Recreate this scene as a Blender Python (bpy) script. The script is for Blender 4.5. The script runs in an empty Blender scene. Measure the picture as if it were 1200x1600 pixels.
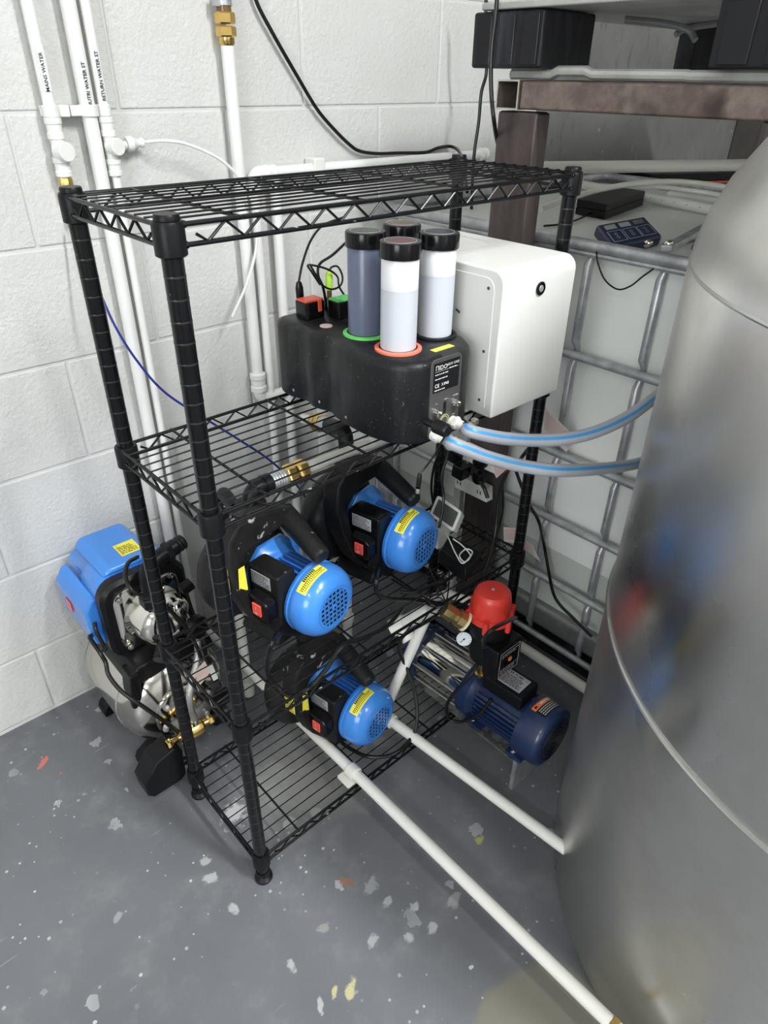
import bpy, math, random
from math import sin, cos, pi, radians, hypot
from mathutils import Vector, Matrix
random.seed(4)
SC = bpy.context.scene
COL = SC.collection
V = Vector
# ---------------------------------------------------------------- camera
CO = V((-0.36255, -0.74380, 1.41379))
CR = V((0.73867, -0.67396, 0.01200)); CU = V((0.35510, 0.40421, 0.84292)); CF = V((0.57295, 0.61838, -0.53790))
F = 1069.3
cd = bpy.data.cameras.new('camera'); cam = bpy.data.objects.new('camera', cd); COL.objects.link(cam)
cam.matrix_world = Matrix(((CR.x, CU.x, -CF.x, CO.x), (CR.y, CU.y, -CF.y, CO.y), (CR.z, CU.z, -CF.z, CO.z), (0, 0, 0, 1)))
cd.sensor_width = 36; cd.sensor_fit = 'AUTO'; cd.lens = 36 * F / 1600; cd.clip_start = 0.02; cd.clip_end = 50
SC.camera = cam
# ---------------------------------------------------------------- world, lamps, exposure
w = bpy.data.worlds.new('world'); SC.world = w; w.use_nodes = True
w.node_tree.nodes['Background'].inputs[0].default_value = (0.9, 0.95, 1, 1)
w.node_tree.nodes['Background'].inputs[1].default_value = 0.25
SC.view_settings.view_transform = 'Standard'; SC.view_settings.look = 'None'
SC.view_settings.exposure = 0.80; SC.view_settings.gamma = 1; SC.view_settings.use_curve_mapping = False
def area(name, loc, size, sy, power, rot=(0, 0, 0), col=(0.965, 0.985, 1.0)):
    l = bpy.data.lights.new(name, 'AREA'); l.shape = 'RECTANGLE'; l.size = size; l.size_y = sy; l.energy = power; l.color = col
    o = bpy.data.objects.new(name, l); COL.objects.link(o); o.location = loc; o.rotation_euler = rot
    return o
LAMPS = [(-0.3, -2.9, 1.4, 26), (-2.3, -1.6, 1.4, 14), (0.62, -2.15, 1.4, 72)]
CEIL = 3.3
for i, (lx, ly, ln, pw) in enumerate(LAMPS):
    area('ceiling_lamp', (lx, ly, CEIL - 0.075), 0.16, ln, pw)
FILL_WIN = (-2.7, -1.0, 0.95, 2.35)  # unseen window, added to brighten the caged tank and under the shelves
area('fill_window_light', (-3.13, (FILL_WIN[0] + FILL_WIN[1]) / 2, (FILL_WIN[2] + FILL_WIN[3]) / 2), FILL_WIN[3] - FILL_WIN[2] - 0.1, FILL_WIN[1] - FILL_WIN[0] - 0.1, 18, (0, radians(-90), 0), (0.93, 0.97, 1.0))  # low fill light from the added window
def at(px, py, x=None, y=None, z=None):
    """world point on the given real plane seen at photo coordinate px, py"""
    v = CF * F + CR * (px - 600) - CU * (py - 800)
    t = (x - CO.x) / v.x if x is not None else (y - CO.y) / v.y if y is not None else (z - CO.z) / v.z
    return CO + v * t

# ---------------------------------------------------------------- materials
MATS = {}
def mat(name, col, rough=0.5, metal=0.0, bump=None, col2=None, var=None, specks=None, trans=0, emit=0, spec=None, coat=0, ior=None, sss=0, aniso=0, roughvar=0):
    if name in MATS: return MATS[name]
    m = bpy.data.materials.new(name); m.use_nodes = True; MATS[name] = m
    nt = m.node_tree; N = nt.nodes; L = nt.links; b = N['Principled BSDF']
    c4 = lambda c: (c[0], c[1], c[2], 1)
    b.inputs['Base Color'].default_value = c4(col); b.inputs['Roughness'].default_value = rough; b.inputs['Metallic'].default_value = metal
    b.inputs['Transmission Weight'].default_value = trans
    b.inputs['Coat Weight'].default_value = coat
    if spec is not None: b.inputs['Specular IOR Level'].default_value = spec
    if ior: b.inputs['IOR'].default_value = ior
    if sss:
        b.inputs['Subsurface Weight'].default_value = sss; b.inputs['Subsurface Radius'].default_value = (0.02, 0.02, 0.02); b.inputs['Subsurface Scale'].default_value = 1
    if emit:
        b.inputs['Emission Color'].default_value = c4(col); b.inputs['Emission Strength'].default_value = emit
    geo = None
    def coord():
        g = N.new('ShaderNodeTexCoord'); return g.outputs['Object']
    cur = None
    def mix(a, bcol, fac):
        mx = N.new('ShaderNodeMix'); mx.data_type = 'RGBA'
        L.new(fac, mx.inputs[0])
        if hasattr(a, 'links'): L.new(a, mx.inputs[6])
        else: mx.inputs[6].default_value = c4(a)
        if hasattr(bcol, 'links'): L.new(bcol, mx.inputs[7])
        else: mx.inputs[7].default_value = c4(bcol)
        return mx.outputs[2]
    def ramp(src, lo, hi):
        r = N.new('ShaderNodeMapRange'); r.inputs[1].default_value = lo; r.inputs[2].default_value = hi; L.new(src, r.inputs[0]); return r.outputs[0]
    def noise(scale, detail=4, stretch=None, w=0.5):
        n = N.new('ShaderNodeTexNoise'); n.inputs['Scale'].default_value = scale; n.inputs['Detail'].default_value = detail; n.inputs['Roughness'].default_value = w
        if stretch:
            mp = N.new('ShaderNodeMapping'); mp.inputs['Scale'].default_value = stretch; L.new(coord(), mp.inputs[0]); L.new(mp.outputs[0], n.inputs[0])
        else: L.new(coord(), n.inputs[0])
        return n.outputs['Fac']
    cur = col
    if col2:
        s, lo, hi = (var + (None,))[:3] if var else (8, 0.35, 0.65)
        st = var[3] if var and len(var) > 3 else None
        cur = mix(cur, col2, ramp(noise(s, 6, st, 0.65), lo, hi))
    for sp in (specks or []):
        c, s, lo, hi = sp[:4]; st = sp[4] if len(sp) > 4 else None
        cur = mix(cur, c, ramp(noise(s, 3, st, 0.6), lo, hi))
    if hasattr(cur, 'links'): L.new(cur, b.inputs['Base Color'])
    if roughvar:
        L.new(ramp2(N, L, noise(roughvar, 5), rough * 0.6, rough * 1.5), b.inputs['Roughness'])
    if bump:
        bs, st = bump[:2]; stretch = bump[2] if len(bump) > 2 else None
        bp = N.new('ShaderNodeBump'); det = bump[4] if len(bump) > 4 else 6; bp.inputs['Strength'].default_value = st; bp.inputs['Distance'].default_value = bump[3] if len(bump) > 3 else 0.002
        L.new(noise(bs, det, stretch, 0.6), bp.inputs['Height']); L.new(bp.outputs[0], b.inputs['Normal'])
    return m
def ramp2(N, L, src, a, b_):
    r = N.new('ShaderNodeMapRange'); r.inputs[1].default_value = 0.3; r.inputs[2].default_value = 0.7; r.inputs[3].default_value = a; r.inputs[4].default_value = b_; L.new(src, r.inputs[0]); return r.outputs[0]

M_black = mat('black_epoxy_wire', (0.007, 0.007, 0.008), 0.25, spec=0.25, bump=(60, 0.1), specks=[((0.35, 0.35, 0.33), 38, 0.72, 0.76)])
M_blackg = mat('black_gloss', (0.005, 0.005, 0.006), 0.18, spec=0.3, specks=[((0.3, 0.3, 0.28), 60, 0.735, 0.77)])
M_shell = mat('black_shell', (0.010, 0.010, 0.011), 0.40, spec=0.3, bump=(160, 0.25), specks=[((0.035, 0.035, 0.037), 22, 0.5, 0.72, (1, 1, 0.22)), ((0.22, 0.22, 0.23), 210, 0.665, 0.75)])
M_plastic = mat('black_plastic', (0.007, 0.007, 0.008), 0.38, spec=0.2, bump=(200, 0.15))
M_dusty = mat('dusty_black_plastic', (0.009, 0.009, 0.010), 0.45, spec=0.2, col2=(0.022, 0.021, 0.020), var=(14, 0.4, 0.7), specks=[((0.42, 0.41, 0.38), 34, 0.655, 0.71)])
M_rubber = mat('black_rubber', (0.006, 0.006, 0.006), 0.33, spec=0.4)
M_blue = mat('blue_paint', (0.05, 0.245, 0.72), 0.26, coat=0.3)
M_blued = mat('blue_metal_fins', (0.035, 0.155, 0.52), 0.35)
M_navy = mat('navy_paint', (0.012, 0.027, 0.085), 0.33, coat=0.2, specks=[((0.4, 0.42, 0.48), 70, 0.71, 0.76)])
M_navyp = mat('navy_plastic', (0.016, 0.026, 0.062), 0.45)
M_white = mat('white_pvc', (0.78, 0.77, 0.72), 0.32, coat=0.2)
M_whitew = mat('white_wall_pipe', (0.83, 0.83, 0.81), 0.35)
M_fit = mat('white_push_fitting', (0.80, 0.80, 0.77), 0.3)
M_wbox = mat('white_powdercoat', (0.76, 0.755, 0.72), 0.38)
M_wplas = mat('white_plastic', (0.80, 0.80, 0.75), 0.35)
M_screen = mat('grey_screen', (0.10, 0.11, 0.10), 0.12)
M_brass = mat('brass', (0.72, 0.50, 0.17), 0.24, 1, bump=(90, 0.2))
M_brassd = mat('dull_brass', (0.42, 0.33, 0.15), 0.38, 1, bump=(80, 0.3))
M_chrome = mat('polished_stainless', (0.78, 0.76, 0.70), 0.09, 1, bump=(9, 0.35, None, 0.01, 0))
M_inox = mat('tank_stainless', (0.62, 0.60, 0.55), 0.14, 1, bump=(5, 0.2, None, 0.01, 0))
M_galv = mat('galvanised_steel', (0.58, 0.59, 0.60), 0.42, 0.6, col2=(0.36, 0.37, 0.38), var=(24, 0.35, 0.65), bump=(80, 0.25))
M_galvd = mat('dull_galvanised_tray', (0.30, 0.31, 0.31), 0.5, 0.7, col2=(0.20, 0.2, 0.2), var=(10, 0.35, 0.65), bump=(30, 0.4))
M_skid = mat('weathered_zinc_tray', (0.50, 0.50, 0.48), 0.5, 0.3, col2=(0.36, 0.36, 0.35), var=(14, 0.4, 0.7), bump=(40, 0.4))
M_plate = mat('dirty_galvanised_plate', (0.42, 0.42, 0.39), 0.4, 0.7, col2=(0.14, 0.14, 0.13), var=(28, 0.42, 0.6), bump=(60, 0.2))
M_rust = mat('mill_scale_steel', (0.13, 0.095, 0.08), 0.5, 0.35, col2=(0.26, 0.21, 0.18), var=(16, 0.42, 0.7), specks=[((0.055, 0.04, 0.037), 9, 0.52, 0.66)], bump=(90, 0.35))
M_leg = mat('dark_mill_scale_steel', (0.050, 0.040, 0.040), 0.42, 0.4, col2=(0.11, 0.085, 0.08), var=(5, 0.4, 0.66, (3, 3, 0.6)), bump=(60, 0.3))
M_cut = mat('sawn_steel_edge', (0.66, 0.64, 0.58), 0.35, 0.8)
M_pallet = mat('black_pallet_plastic', (0.012, 0.012, 0.014), 0.4, spec=0.25, bump=(30, 0.4), specks=[((0.05, 0.05, 0.06), 5, 0.5, 0.72, (3, 3, 0.5))])
M_ibc = mat('milky_polyethylene', (0.80, 0.815, 0.80), 0.35, col2=(0.76, 0.775, 0.73), var=(3, 0.35, 0.65), bump=(6, 0.2, None, 0.01), sss=0.15)
M_ibcliq = mat('water_stained_polyethylene', (0.50, 0.53, 0.49), 0.35, bump=(6, 0.2, None, 0.01))
M_vat = mat('brushed_stainless_vat', (0.70, 0.69, 0.665), 0.33, 1, bump=(4, 0.25, (1, 1, 0.35), 0.01, 1), col2=(0.56, 0.55, 0.53), var=(3, 0.4, 0.7), roughvar=3)
M_weld = mat('ground_weld', (0.66, 0.66, 0.62), 0.3, 1, bump=(60, 0.4))
M_red = mat('red_plastic', (0.72, 0.045, 0.03), 0.36, coat=0.1, specks=[((0.9, 0.5, 0.45), 120, 0.72, 0.78)])
M_switch = mat('red_switch', (0.85, 0.10, 0.07), 0.25)
M_rtab = mat('orange_red_tab', (0.86, 0.10, 0.05), 0.35)
M_gtab = mat('green_tab', (0.10, 0.55, 0.12), 0.35)
M_gring = mat('green_ring', (0.18, 0.75, 0.16), 0.35)
M_rring = mat('coral_ring', (0.95, 0.22, 0.14), 0.35)
M_lime = mat('lime_probe', (0.48, 0.80, 0.07), 0.35)
M_amber = mat('amber_probe', (0.16, 0.09, 0.03), 0.2)
M_yel = mat('yellow_sticker', (0.88, 0.80, 0.08), 0.4)
M_label = mat('silver_label', (0.45, 0.46, 0.48), 0.4)
M_labeld = mat('black_label', (0.008, 0.008, 0.009), 0.35)
M_ink = mat('black_ink', (0.01, 0.01, 0.01), 0.5)
M_winkk = mat('white_ink', (0.8, 0.8, 0.8), 0.5)
M_binkk = mat('pale_blue_ink', (0.45, 0.58, 0.85), 0.5)
M_rink = mat('red_ink', (0.75, 0.14, 0.10), 0.5)
M_orange = mat('orange_label', (0.88, 0.20, 0.06), 0.4)
M_paper = mat('paper_tag', (0.82, 0.79, 0.75), 0.6)
M_hose = mat('grey_braided_hose', (0.40, 0.41, 0.45), 0.36, bump=(220, 0.15))
M_hblue = mat('hose_blue_stripe', (0.05, 0.30, 0.62), 0.35)
M_tubeblue = mat('dark_blue_tube', (0.012, 0.025, 0.22), 0.28)
M_nut_g = mat('bottle_white', (0.74, 0.75, 0.77), 0.28, sss=0.2)
M_liq = mat('bottle_liquid_level', (0.56, 0.585, 0.64), 0.28, sss=0.2)
M_liqb = mat('bottle_slate_blue', (0.125, 0.15, 0.225), 0.28)
M_liqbt = mat('bottle_dark_amber', (0.05, 0.035, 0.03), 0.25)
M_glass = mat('clear_sleeve', (0.75, 0.7, 0.6), 0.05, trans=0.85, ior=1.3)
M_panel = mat('charcoal_panel', (0.085, 0.08, 0.08), 0.4, 0.2)
M_grey = mat('dark_grey_plastic', (0.06, 0.06, 0.062), 0.4)
M_braid = mat('steel_braid', (0.66, 0.66, 0.64), 0.3, 0.9, bump=(300, 0.8))
M_clear = mat('gauge_glass', (0.75, 0.80, 0.84), 0.08)
M_cardb = mat('brown_case', (0.10, 0.075, 0.05), 0.6)
M_block = mat('painted_block', (0.655, 0.653, 0.635), 0.5, bump=(95, 0.55, None, 0.006), col2=(0.62, 0.615, 0.592), var=(5, 0.4, 0.7), specks=[((0.36, 0.36, 0.34), 48, 0.765, 0.80)])
M_joint = mat('painted_joint', (0.62, 0.62, 0.60), 0.55, bump=(40, 0.6, None, 0.004))
M_conc = mat('stained_concrete', (0.175, 0.172, 0.165), 0.7, col2=(0.125, 0.122, 0.118), var=(4, 0.35, 0.7), specks=[((0.10, 0.10, 0.095), 14, 0.58, 0.70, (3, 3, 0.8)), ((0.34, 0.34, 0.32), 25, 0.68, 0.76)], bump=(30, 0.5))
M_room = mat('painted_room_wall', (0.60, 0.60, 0.57), 0.6, col2=(0.5, 0.5, 0.47), var=(1.5, 0.35, 0.65))
M_dark = mat('dark_brown_panel', (0.06, 0.05, 0.045), 0.6, col2=(0.03, 0.027, 0.025), var=(6, 0.35, 0.65))
M_lampb = mat('lamp_body', (0.8, 0.8, 0.8), 0.4)
M_diff = mat('lamp_diffuser', (1, 0.98, 0.94), 0.5, emit=9)

def floor_material():
    m = bpy.data.materials.new('grey_floor_paint'); m.use_nodes = True
    nt = m.node_tree; N = nt.nodes; L = nt.links; b = N['Principled BSDF']
    tc = N.new('ShaderNodeTexCoord').outputs['Object']
    def noise(s, d=4, r=0.55, off=(0, 0, 0), sc=(1, 1, 1)):
        mp = N.new('ShaderNodeMapping'); mp.inputs['Location'].default_value = off; mp.inputs['Scale'].default_value = sc; L.new(tc, mp.inputs[0])
        n = N.new('ShaderNodeTexNoise'); n.inputs['Scale'].default_value = s; n.inputs['Detail'].default_value = d; n.inputs['Roughness'].default_value = r; L.new(mp.outputs[0], n.inputs[0]); return n.outputs['Fac']
    def rng(src, lo, hi, a=0, c=1):
        r = N.new('ShaderNodeMapRange'); L.new(src, r.inputs[0]); r.inputs[1].default_value = lo; r.inputs[2].default_value = hi; r.inputs[3].default_value = a; r.inputs[4].default_value = c; return r.outputs[0]
    def mix(a, c, f):
        mx = N.new('ShaderNodeMix'); mx.data_type = 'RGBA'; L.new(f, mx.inputs[0])
        if hasattr(a, 'links'): L.new(a, mx.inputs[6])
        else: mx.inputs[6].default_value = (*a, 1)
        mx.inputs[7].default_value = (*c, 1); return mx.outputs[2]
    def mth(op, a, c):
        k = N.new('ShaderNodeMath'); k.operation = op
        for i, q in enumerate((a, c)):
            if hasattr(q, 'links'): L.new(q, k.inputs[i])
            else: k.inputs[i].default_value = q
        return k.outputs[0]
    def spot(x, y, rx, ry, rot=0, edge=0.35, s=28, warp=0.55):
        mp = N.new('ShaderNodeMapping'); mp.vector_type = 'TEXTURE'
        mp.inputs['Location'].default_value = (x, y, 0); mp.inputs['Rotation'].default_value = (0, 0, rot); mp.inputs['Scale'].default_value = (rx, ry, 1); L.new(tc, mp.inputs[0])
        ln = N.new('ShaderNodeVectorMath'); ln.operation = 'LENGTH'; L.new(mp.outputs[0], ln.inputs[0])
        d = mth('ADD', ln.outputs['Value'], mth('MULTIPLY', mth('SUBTRACT', noise(s, 4), 0.5), warp * 4))
        return rng(d, 1.0, 1.0 - edge)
    c = mix((0.118, 0.122, 0.132), (0.155, 0.160, 0.172), rng(noise(2.2, 6, 0.6), 0.35, 0.65))
    c = mix(c, (0.24, 0.245, 0.25), mth('MULTIPLY', rng(noise(9, 8, 0.7), 0.52, 0.72), 0.5))
    # pale chips of worn paint, clustered by a broad mask
    vo = N.new('ShaderNodeTexVoronoi'); vo.inputs['Scale'].default_value = 17; L.new(tc, vo.inputs[0])
    dd = mth('ADD', vo.outputs['Distance'], mth('MULTIPLY', mth('SUBTRACT', noise(55, 3), 0.5), 0.55))
    sep = N.new('ShaderNodeSeparateColor'); L.new(vo.outputs['Color'], sep.inputs[0])
    sz = rng(sep.outputs[0], 0.5, 1.0, 0.0, 0.26)
    chip = mth('GREATER_THAN', sz, dd)
    chip = mth('MULTIPLY', chip, rng(noise(2.8, 3, 0.5, (3, 1, 0)), 0.36, 0.50))
    c = mix(c, (0.40, 0.41, 0.42), mth('MULTIPLY', chip, 0.75))
    vo2 = N.new('ShaderNodeTexVoronoi'); vo2.inputs['Scale'].default_value = 62; L.new(tc, vo2.inputs[0])
    sep2 = N.new('ShaderNodeSeparateColor'); L.new(vo2.outputs['Color'], sep2.inputs[0])
    ch2 = mth('GREATER_THAN', rng(sep2.outputs[1], 0.55, 1.0, 0.0, 0.24), vo2.outputs['Distance'])
    c = mix(c, (0.50, 0.51, 0.52), mth('MULTIPLY', ch2, rng(noise(4.1, 3, 0.5, (9, 4, 0)), 0.40, 0.6)))
    # thin scratches
    sc1 = noise(5, 3, 0.5, (0, 0, 0), (1.0, 26, 1)); mpz = mth('MULTIPLY', rng(sc1, 0.70, 0.735), rng(noise(5, 2, 0.5, (5, 5, 0)), 0.5, 0.62))
    c = mix(c, (0.36, 0.37, 0.38), mpz)
    # pale dusty wear under the rack
    p = at(470, 1190, z=0); c = mix(c, (0.37, 0.37, 0.34), mth('MULTIPLY', spot(0.20, 0.14, 0.17, 0.17, 0, 0.7, 9, 0.35), 0.75))
    c = mix(c, (0.36, 0.36, 0.34), mth('MULTIPLY', spot(0.50, 0.14, 0.14, 0.13, 0, 0.8, 11, 0.5), 0.6))
    p = at(365, 1270, z=0); c = mix(c, (0.50, 0.51, 0.51), spot(p.x, p.y, 0.035, 0.03, 0.4, 0.5, 60, 0.7))
    # bare concrete where the paint ends
    p = at(830, 1640, z=0); c = mix(c, (0.19, 0.185, 0.15), spot(p.x + 0.01, p.y - 0.02, 0.16, 0.13, 0.2, 0.12, 9, 0.14))
    for (px, py, rx, ry, rt, col) in [(68, 1190, 0.028, 0.007, 0.7, (0.62, 0.16, 0.12)), (540, 1378, 0.024, 0.011, -0.9, (0.26, 0.13, 0.09)), (548, 1545, 0.022, 0.009, 0.6, (0.52, 0.48, 0.26)), (522, 1552, 0.014, 0.006, 0.6, (0.52, 0.48, 0.26)), (750, 1312, 0.012, 0.009, 0, (0.38, 0.37, 0.10)), (95, 1208, 0.006, 0.005, 0, (0.42, 0.16, 0.11)),
                                      (330, 1372, 0.017, 0.015, 0, (0.42, 0.43, 0.44)), (322, 1345, 0.012, 0.010, 0, (0.38, 0.39, 0.40)), (365, 1420, 0.009, 0.014, 0.3, (0.42, 0.43, 0.44)), (580, 1385, 0.022, 0.014, 0.6, (0.30, 0.31, 0.31)), (605, 1410, 0.013, 0.009, 0.2, (0.36, 0.37, 0.37)), (676, 1450, 0.014, 0.010, 0.5, (0.42, 0.43, 0.43)), (648, 1418, 0.012, 0.008, 0.1, (0.40, 0.41, 0.41)), (584, 1470, 0.014, 0.011, 0.2, (0.38, 0.39, 0.39)), (710, 1407, 0.02, 0.013, 0.2, (0.33, 0.34, 0.33)), (455, 1510, 0.009, 0.014, 0.2, (0.42, 0.43, 0.43)), (185, 1432, 0.011, 0.009, 0.2, (0.32, 0.33, 0.34)), (640, 1465, 0.011, 0.009, 0.2, (0.42, 0.43, 0.43)), (500, 1570, 0.014, 0.006, 1.0, (0.42, 0.43, 0.43)), (505, 1450, 0.015, 0.011, 0, (0.28, 0.27, 0.27))]:
        p = at(px, py, z=0); c = mix(c, col, mth('MULTIPLY', spot(p.x, p.y, rx, ry, rt, 0.4, 70, 0.6), 0.85))
    L.new(c, b.inputs['Base Color'])
    L.new(rng(noise(6, 5), 0.3, 0.7, 0.30, 0.50), b.inputs['Roughness'])
    bp = N.new('ShaderNodeBump'); bp.inputs['Strength'].default_value = 0.25; bp.inputs['Distance'].default_value = 0.003
    L.new(noise(30, 6), bp.inputs['Height']); L.new(bp.outputs[0], b.inputs['Normal'])
    return m
M_floor = floor_material()

# ---------------------------------------------------------------- geometry helpers
def basis(d):
    d = V(d).normalized(); a = V((0, 0, 1)) if abs(d.z) < 0.9 else V((1, 0, 0))
    u = d.cross(a).normalized(); return u, u.cross(d).normalized() * -1, d
class MB:
    def __init__(s): s.v = []; s.f = []
    def add(s, vs, fs):
        n = len(s.v); s.v += [V(p) for p in vs]; s.f += [tuple(i + n for i in f) for f in fs]; return s
    def box(s, x0, x1, y0, y1, z0, z1):
        if x0 > x1: x0, x1 = x1, x0
        if y0 > y1: y0, y1 = y1, y0
        if z0 > z1: z0, z1 = z1, z0
        return s.add([(x0, y0, z0), (x1, y0, z0), (x1, y1, z0), (x0, y1, z0), (x0, y0, z1), (x1, y0, z1), (x1, y1, z1), (x0, y1, z1)],
                     [(3, 2, 1, 0), (4, 5, 6, 7), (0, 1, 5, 4), (1, 2, 6, 5), (2, 3, 7, 6), (3, 0, 4, 7)])
    def obox(s, c, dx, dy, dz):       # centre and three half-vectors
        c, dx, dy, dz = V(c), V(dx), V(dy), V(dz); P = []
        for k in (-1, 1):
            for a, b in ((-1, -1), (1, -1), (1, 1), (-1, 1)): P.append(c + dx * a + dy * b + dz * k)
        f = [(3, 2, 1, 0), (4, 5, 6, 7), (0, 1, 5, 4), (1, 2, 6, 5), (2, 3, 7, 6), (3, 0, 4, 7)]
        if dx.cross(dy).dot(dz) < 0: f = [q[::-1] for q in f]
        return s.add(P, f)
    def tube(s, pts, r, seg=10, caps=True, closed=False):
        pts = [V(p) for p in pts]; n = len(pts); R = r if hasattr(r, '__len__') else [r] * n
        prev = None; P = []
        for i, p in enumerate(pts):
            if closed: d = pts[(i + 1) % n] - pts[i - 1]
            else: d = pts[min(i + 1, n - 1)] - pts[max(i - 1, 0)]
            d = d.normalized()
            if prev is None: u, _, _ = basis(d)
            else:
                u = prev - d * prev.dot(d)
                u = u.normalized() if u.length > 1e-6 else basis(d)[0]
            prev = u; w = d.cross(u)
            for k in range(seg):
                a = 2 * pi * k / seg; P.append(p + u * (cos(a) * R[i]) + w * (sin(a) * R[i]))
        fs = []
        for i in range(n if closed else n - 1):
            j = (i + 1) % n
            for k in range(seg):
                k2 = (k + 1) % seg; fs.append((i * seg + k, i * seg + k2, j * seg + k2, j * seg + k))
        if caps and not closed:
            fs.append(tuple(range(seg))[::-1]); fs.append(tuple((n - 1) * seg + k for k in range(seg)))
        return s.add(P, fs)
    def lathe(s, prof, o=(0, 0, 0), ax=(0, 0, 1), seg=28, caps=True, sx=1.0, sy=1.0, ud=None):   # prof: (radius, height)
        u, w_, d = basis(ax)
        if ud is not None:
            u = V(ud).normalized()
        w = d.cross(u); o = V(o); P = []
        for r, h in prof:
            for k in range(seg):
                a = 2 * pi * k / seg; P.append(o + d * h + u * (cos(a) * r * sx) + w * (sin(a) * r * sy))
        fs = []; n = len(prof)
        for i in range(n - 1):
            for k in range(seg):
                k2 = (k + 1) % seg; fs.append((i * seg + k, i * seg + k2, (i + 1) * seg + k2, (i + 1) * seg + k))
        if caps:
            fs.append(tuple(range(seg))[::-1]); fs.append(tuple((n - 1) * seg + k for k in range(seg)))
        return s.add(P, fs)
    def cyl(s, a, b, r, seg=16, r2=None):
        a, b = V(a), V(b); return s.lathe([(r, 0), (r if r2 is None else r2, (b - a).length)], a, b - a, seg)
    def prism(s, poly, o, ux, uy, h):   # poly in plane (ux, uy) at o, extruded by vector h
        o, ux, uy, h = V(o), V(ux), V(uy), V(h); n = len(poly)
        P = [o + ux * a + uy * b for a, b in poly]; P += [p + h for p in P]
        fs = [tuple(range(n)), tuple(range(2 * n - 1, n - 1, -1))] + [(i, i + n, (i + 1) % n + n, (i + 1) % n) for i in range(n)]
        area = sum(poly[i][0] * poly[(i + 1) % n][1] - poly[(i + 1) % n][0] * poly[i][1] for i in range(n))
        if (ux.cross(uy).dot(h) > 0) == (area > 0): fs = [f[::-1] for f in fs]
        return s.add(P, fs)
    def loft(s, rings, caps=True):
        n = len(rings[0]); P = [p for r in rings for p in r]; fs = []
        for i in range(len(rings) - 1):
            for k in range(n):
                k2 = (k + 1) % n; fs.append((i * n + k, i * n + k2, (i + 1) * n + k2, (i + 1) * n + k))
        if caps: fs += [tuple(range(n))[::-1], tuple((len(rings) - 1) * n + k for k in range(n))]
        return s.add(P, fs)
    def quad(s, a, b, c, d): return s.add([a, b, c, d], [(0, 1, 2, 3)])
    def xf(s, M): s.v = [M @ p for p in s.v]; return s
ROOTM = {}
def rootof(o):
    while o.parent: o = o.parent
    return o
def build(mb, name, m, parent=None, bevel=0, local=False, smooth=35, bseg=2, mats=None):
    me = bpy.data.meshes.new(name)
    vs = mb.v
    if parent is not None and not local:
        Mi = ROOTM[rootof(parent).name]; vs = [Mi @ p for p in vs]
    elif parent is None:
        pass
    me.from_pydata([tuple(p) for p in vs], [], mb.f); me.materials.append(m)
    if mats:
        for q in mats: me.materials.append(q)
    me.update()
    o = bpy.data.objects.new(name, me); COL.objects.link(o)
    if parent is not None: o.parent = parent
    if smooth:
        me.shade_smooth(); me.set_sharp_from_angle(angle=radians(smooth))
    if bevel:
        b = o.modifiers.new('bevel', 'BEVEL'); b.width = bevel; b.segments = bseg; b.limit_method = 'ANGLE'; b.angle_limit = radians(40)
        b.harden_normals = True
    if parent is None: ROOTM[o.name] = Matrix.Identity(4)
    return o
def tag(o, label=None, cat=None, group=None, kind=None):
    if label: o['label'] = label
    if cat: o['category'] = cat
    if group: o['group'] = group
    if kind: o['kind'] = kind
    return o
def thing(name, label, cat, loc=(0, 0, 0), rz=0, group=None):
    o = bpy.data.objects.new(name, None); COL.objects.link(o); o.location = loc; o.rotation_euler = (0, 0, rz); o.empty_display_size = 0.02
    ROOTM[o.name] = (Matrix.Translation(V(loc)) @ Matrix.Rotation(rz, 4, 'Z')).inverted()
    return tag(o, label, cat, group)
def dup(root, loc, rz=None, label=None, group=None):
    r = root.copy(); COL.objects.link(r); r.location = loc
    if rz is not None: r.rotation_euler = (0, 0, rz)
    if label: r['label'] = label
    if group: r['group'] = group
    for ch in list(root.children):
        c = ch.copy(); COL.objects.link(c); c.parent = r
        for g in list(ch.children):
            d = g.copy(); COL.objects.link(d); d.parent = c
    ROOTM[r.name] = (Matrix.Translation(V(loc)) @ Matrix.Rotation(r.rotation_euler.z, 4, 'Z')).inverted()
    return r
def spline(P, n=8):
    P = [V(p) for p in P]; out = []
    Q = [P[0] * 2 - P[1]] + P + [P[-1] * 2 - P[-2]]
    for i in range(1, len(Q) - 2):
        a, b, c, d = Q[i - 1:i + 3]
        for k in range(n):
            t = k / n; out.append(0.5 * ((2 * b) + (c - a) * t + (2 * a - 5 * b + 4 * c - d) * t * t + (3 * b - a - 3 * c + d) * t ** 3))
    out.append(P[-1]); return out
def bend(p0, pc, p1, r, n=8):   # rounded corner path
    p0, pc, p1 = V(p0), V(pc), V(p1); a = pc + (p0 - pc).normalized() * r; b = pc + (p1 - pc).normalized() * r
    return [p0] + [a * (1 - t) ** 2 + pc * (2 * t * (1 - t)) + b * t * t for t in [k / n for k in range(n + 1)]] + [p1]
def text(mb, s, o, ux, uy, size, align='LEFT', bold=0.0, lift=0.0004):
    """flat lettering: baseline along ux, up along uy"""
    c = bpy.data.curves.new('t', 'FONT'); c.body = s; c.size = size; c.align_x = align; c.resolution_u = 2; c.offset = bold * size
    ob = bpy.data.objects.new('t', c); COL.objects.link(ob)
    me = bpy.data.meshes.new_from_object(ob)
    ux, uy, o = V(ux).normalized(), V(uy).normalized(), V(o); nz = ux.cross(uy)
    mb.add([o + ux * v.co.x + uy * v.co.y + nz * lift for v in me.vertices], [tuple(p.vertices) for p in me.polygons])
    bpy.data.objects.remove(ob); bpy.data.curves.remove(c); bpy.data.meshes.remove(me)
    return mb
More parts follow.
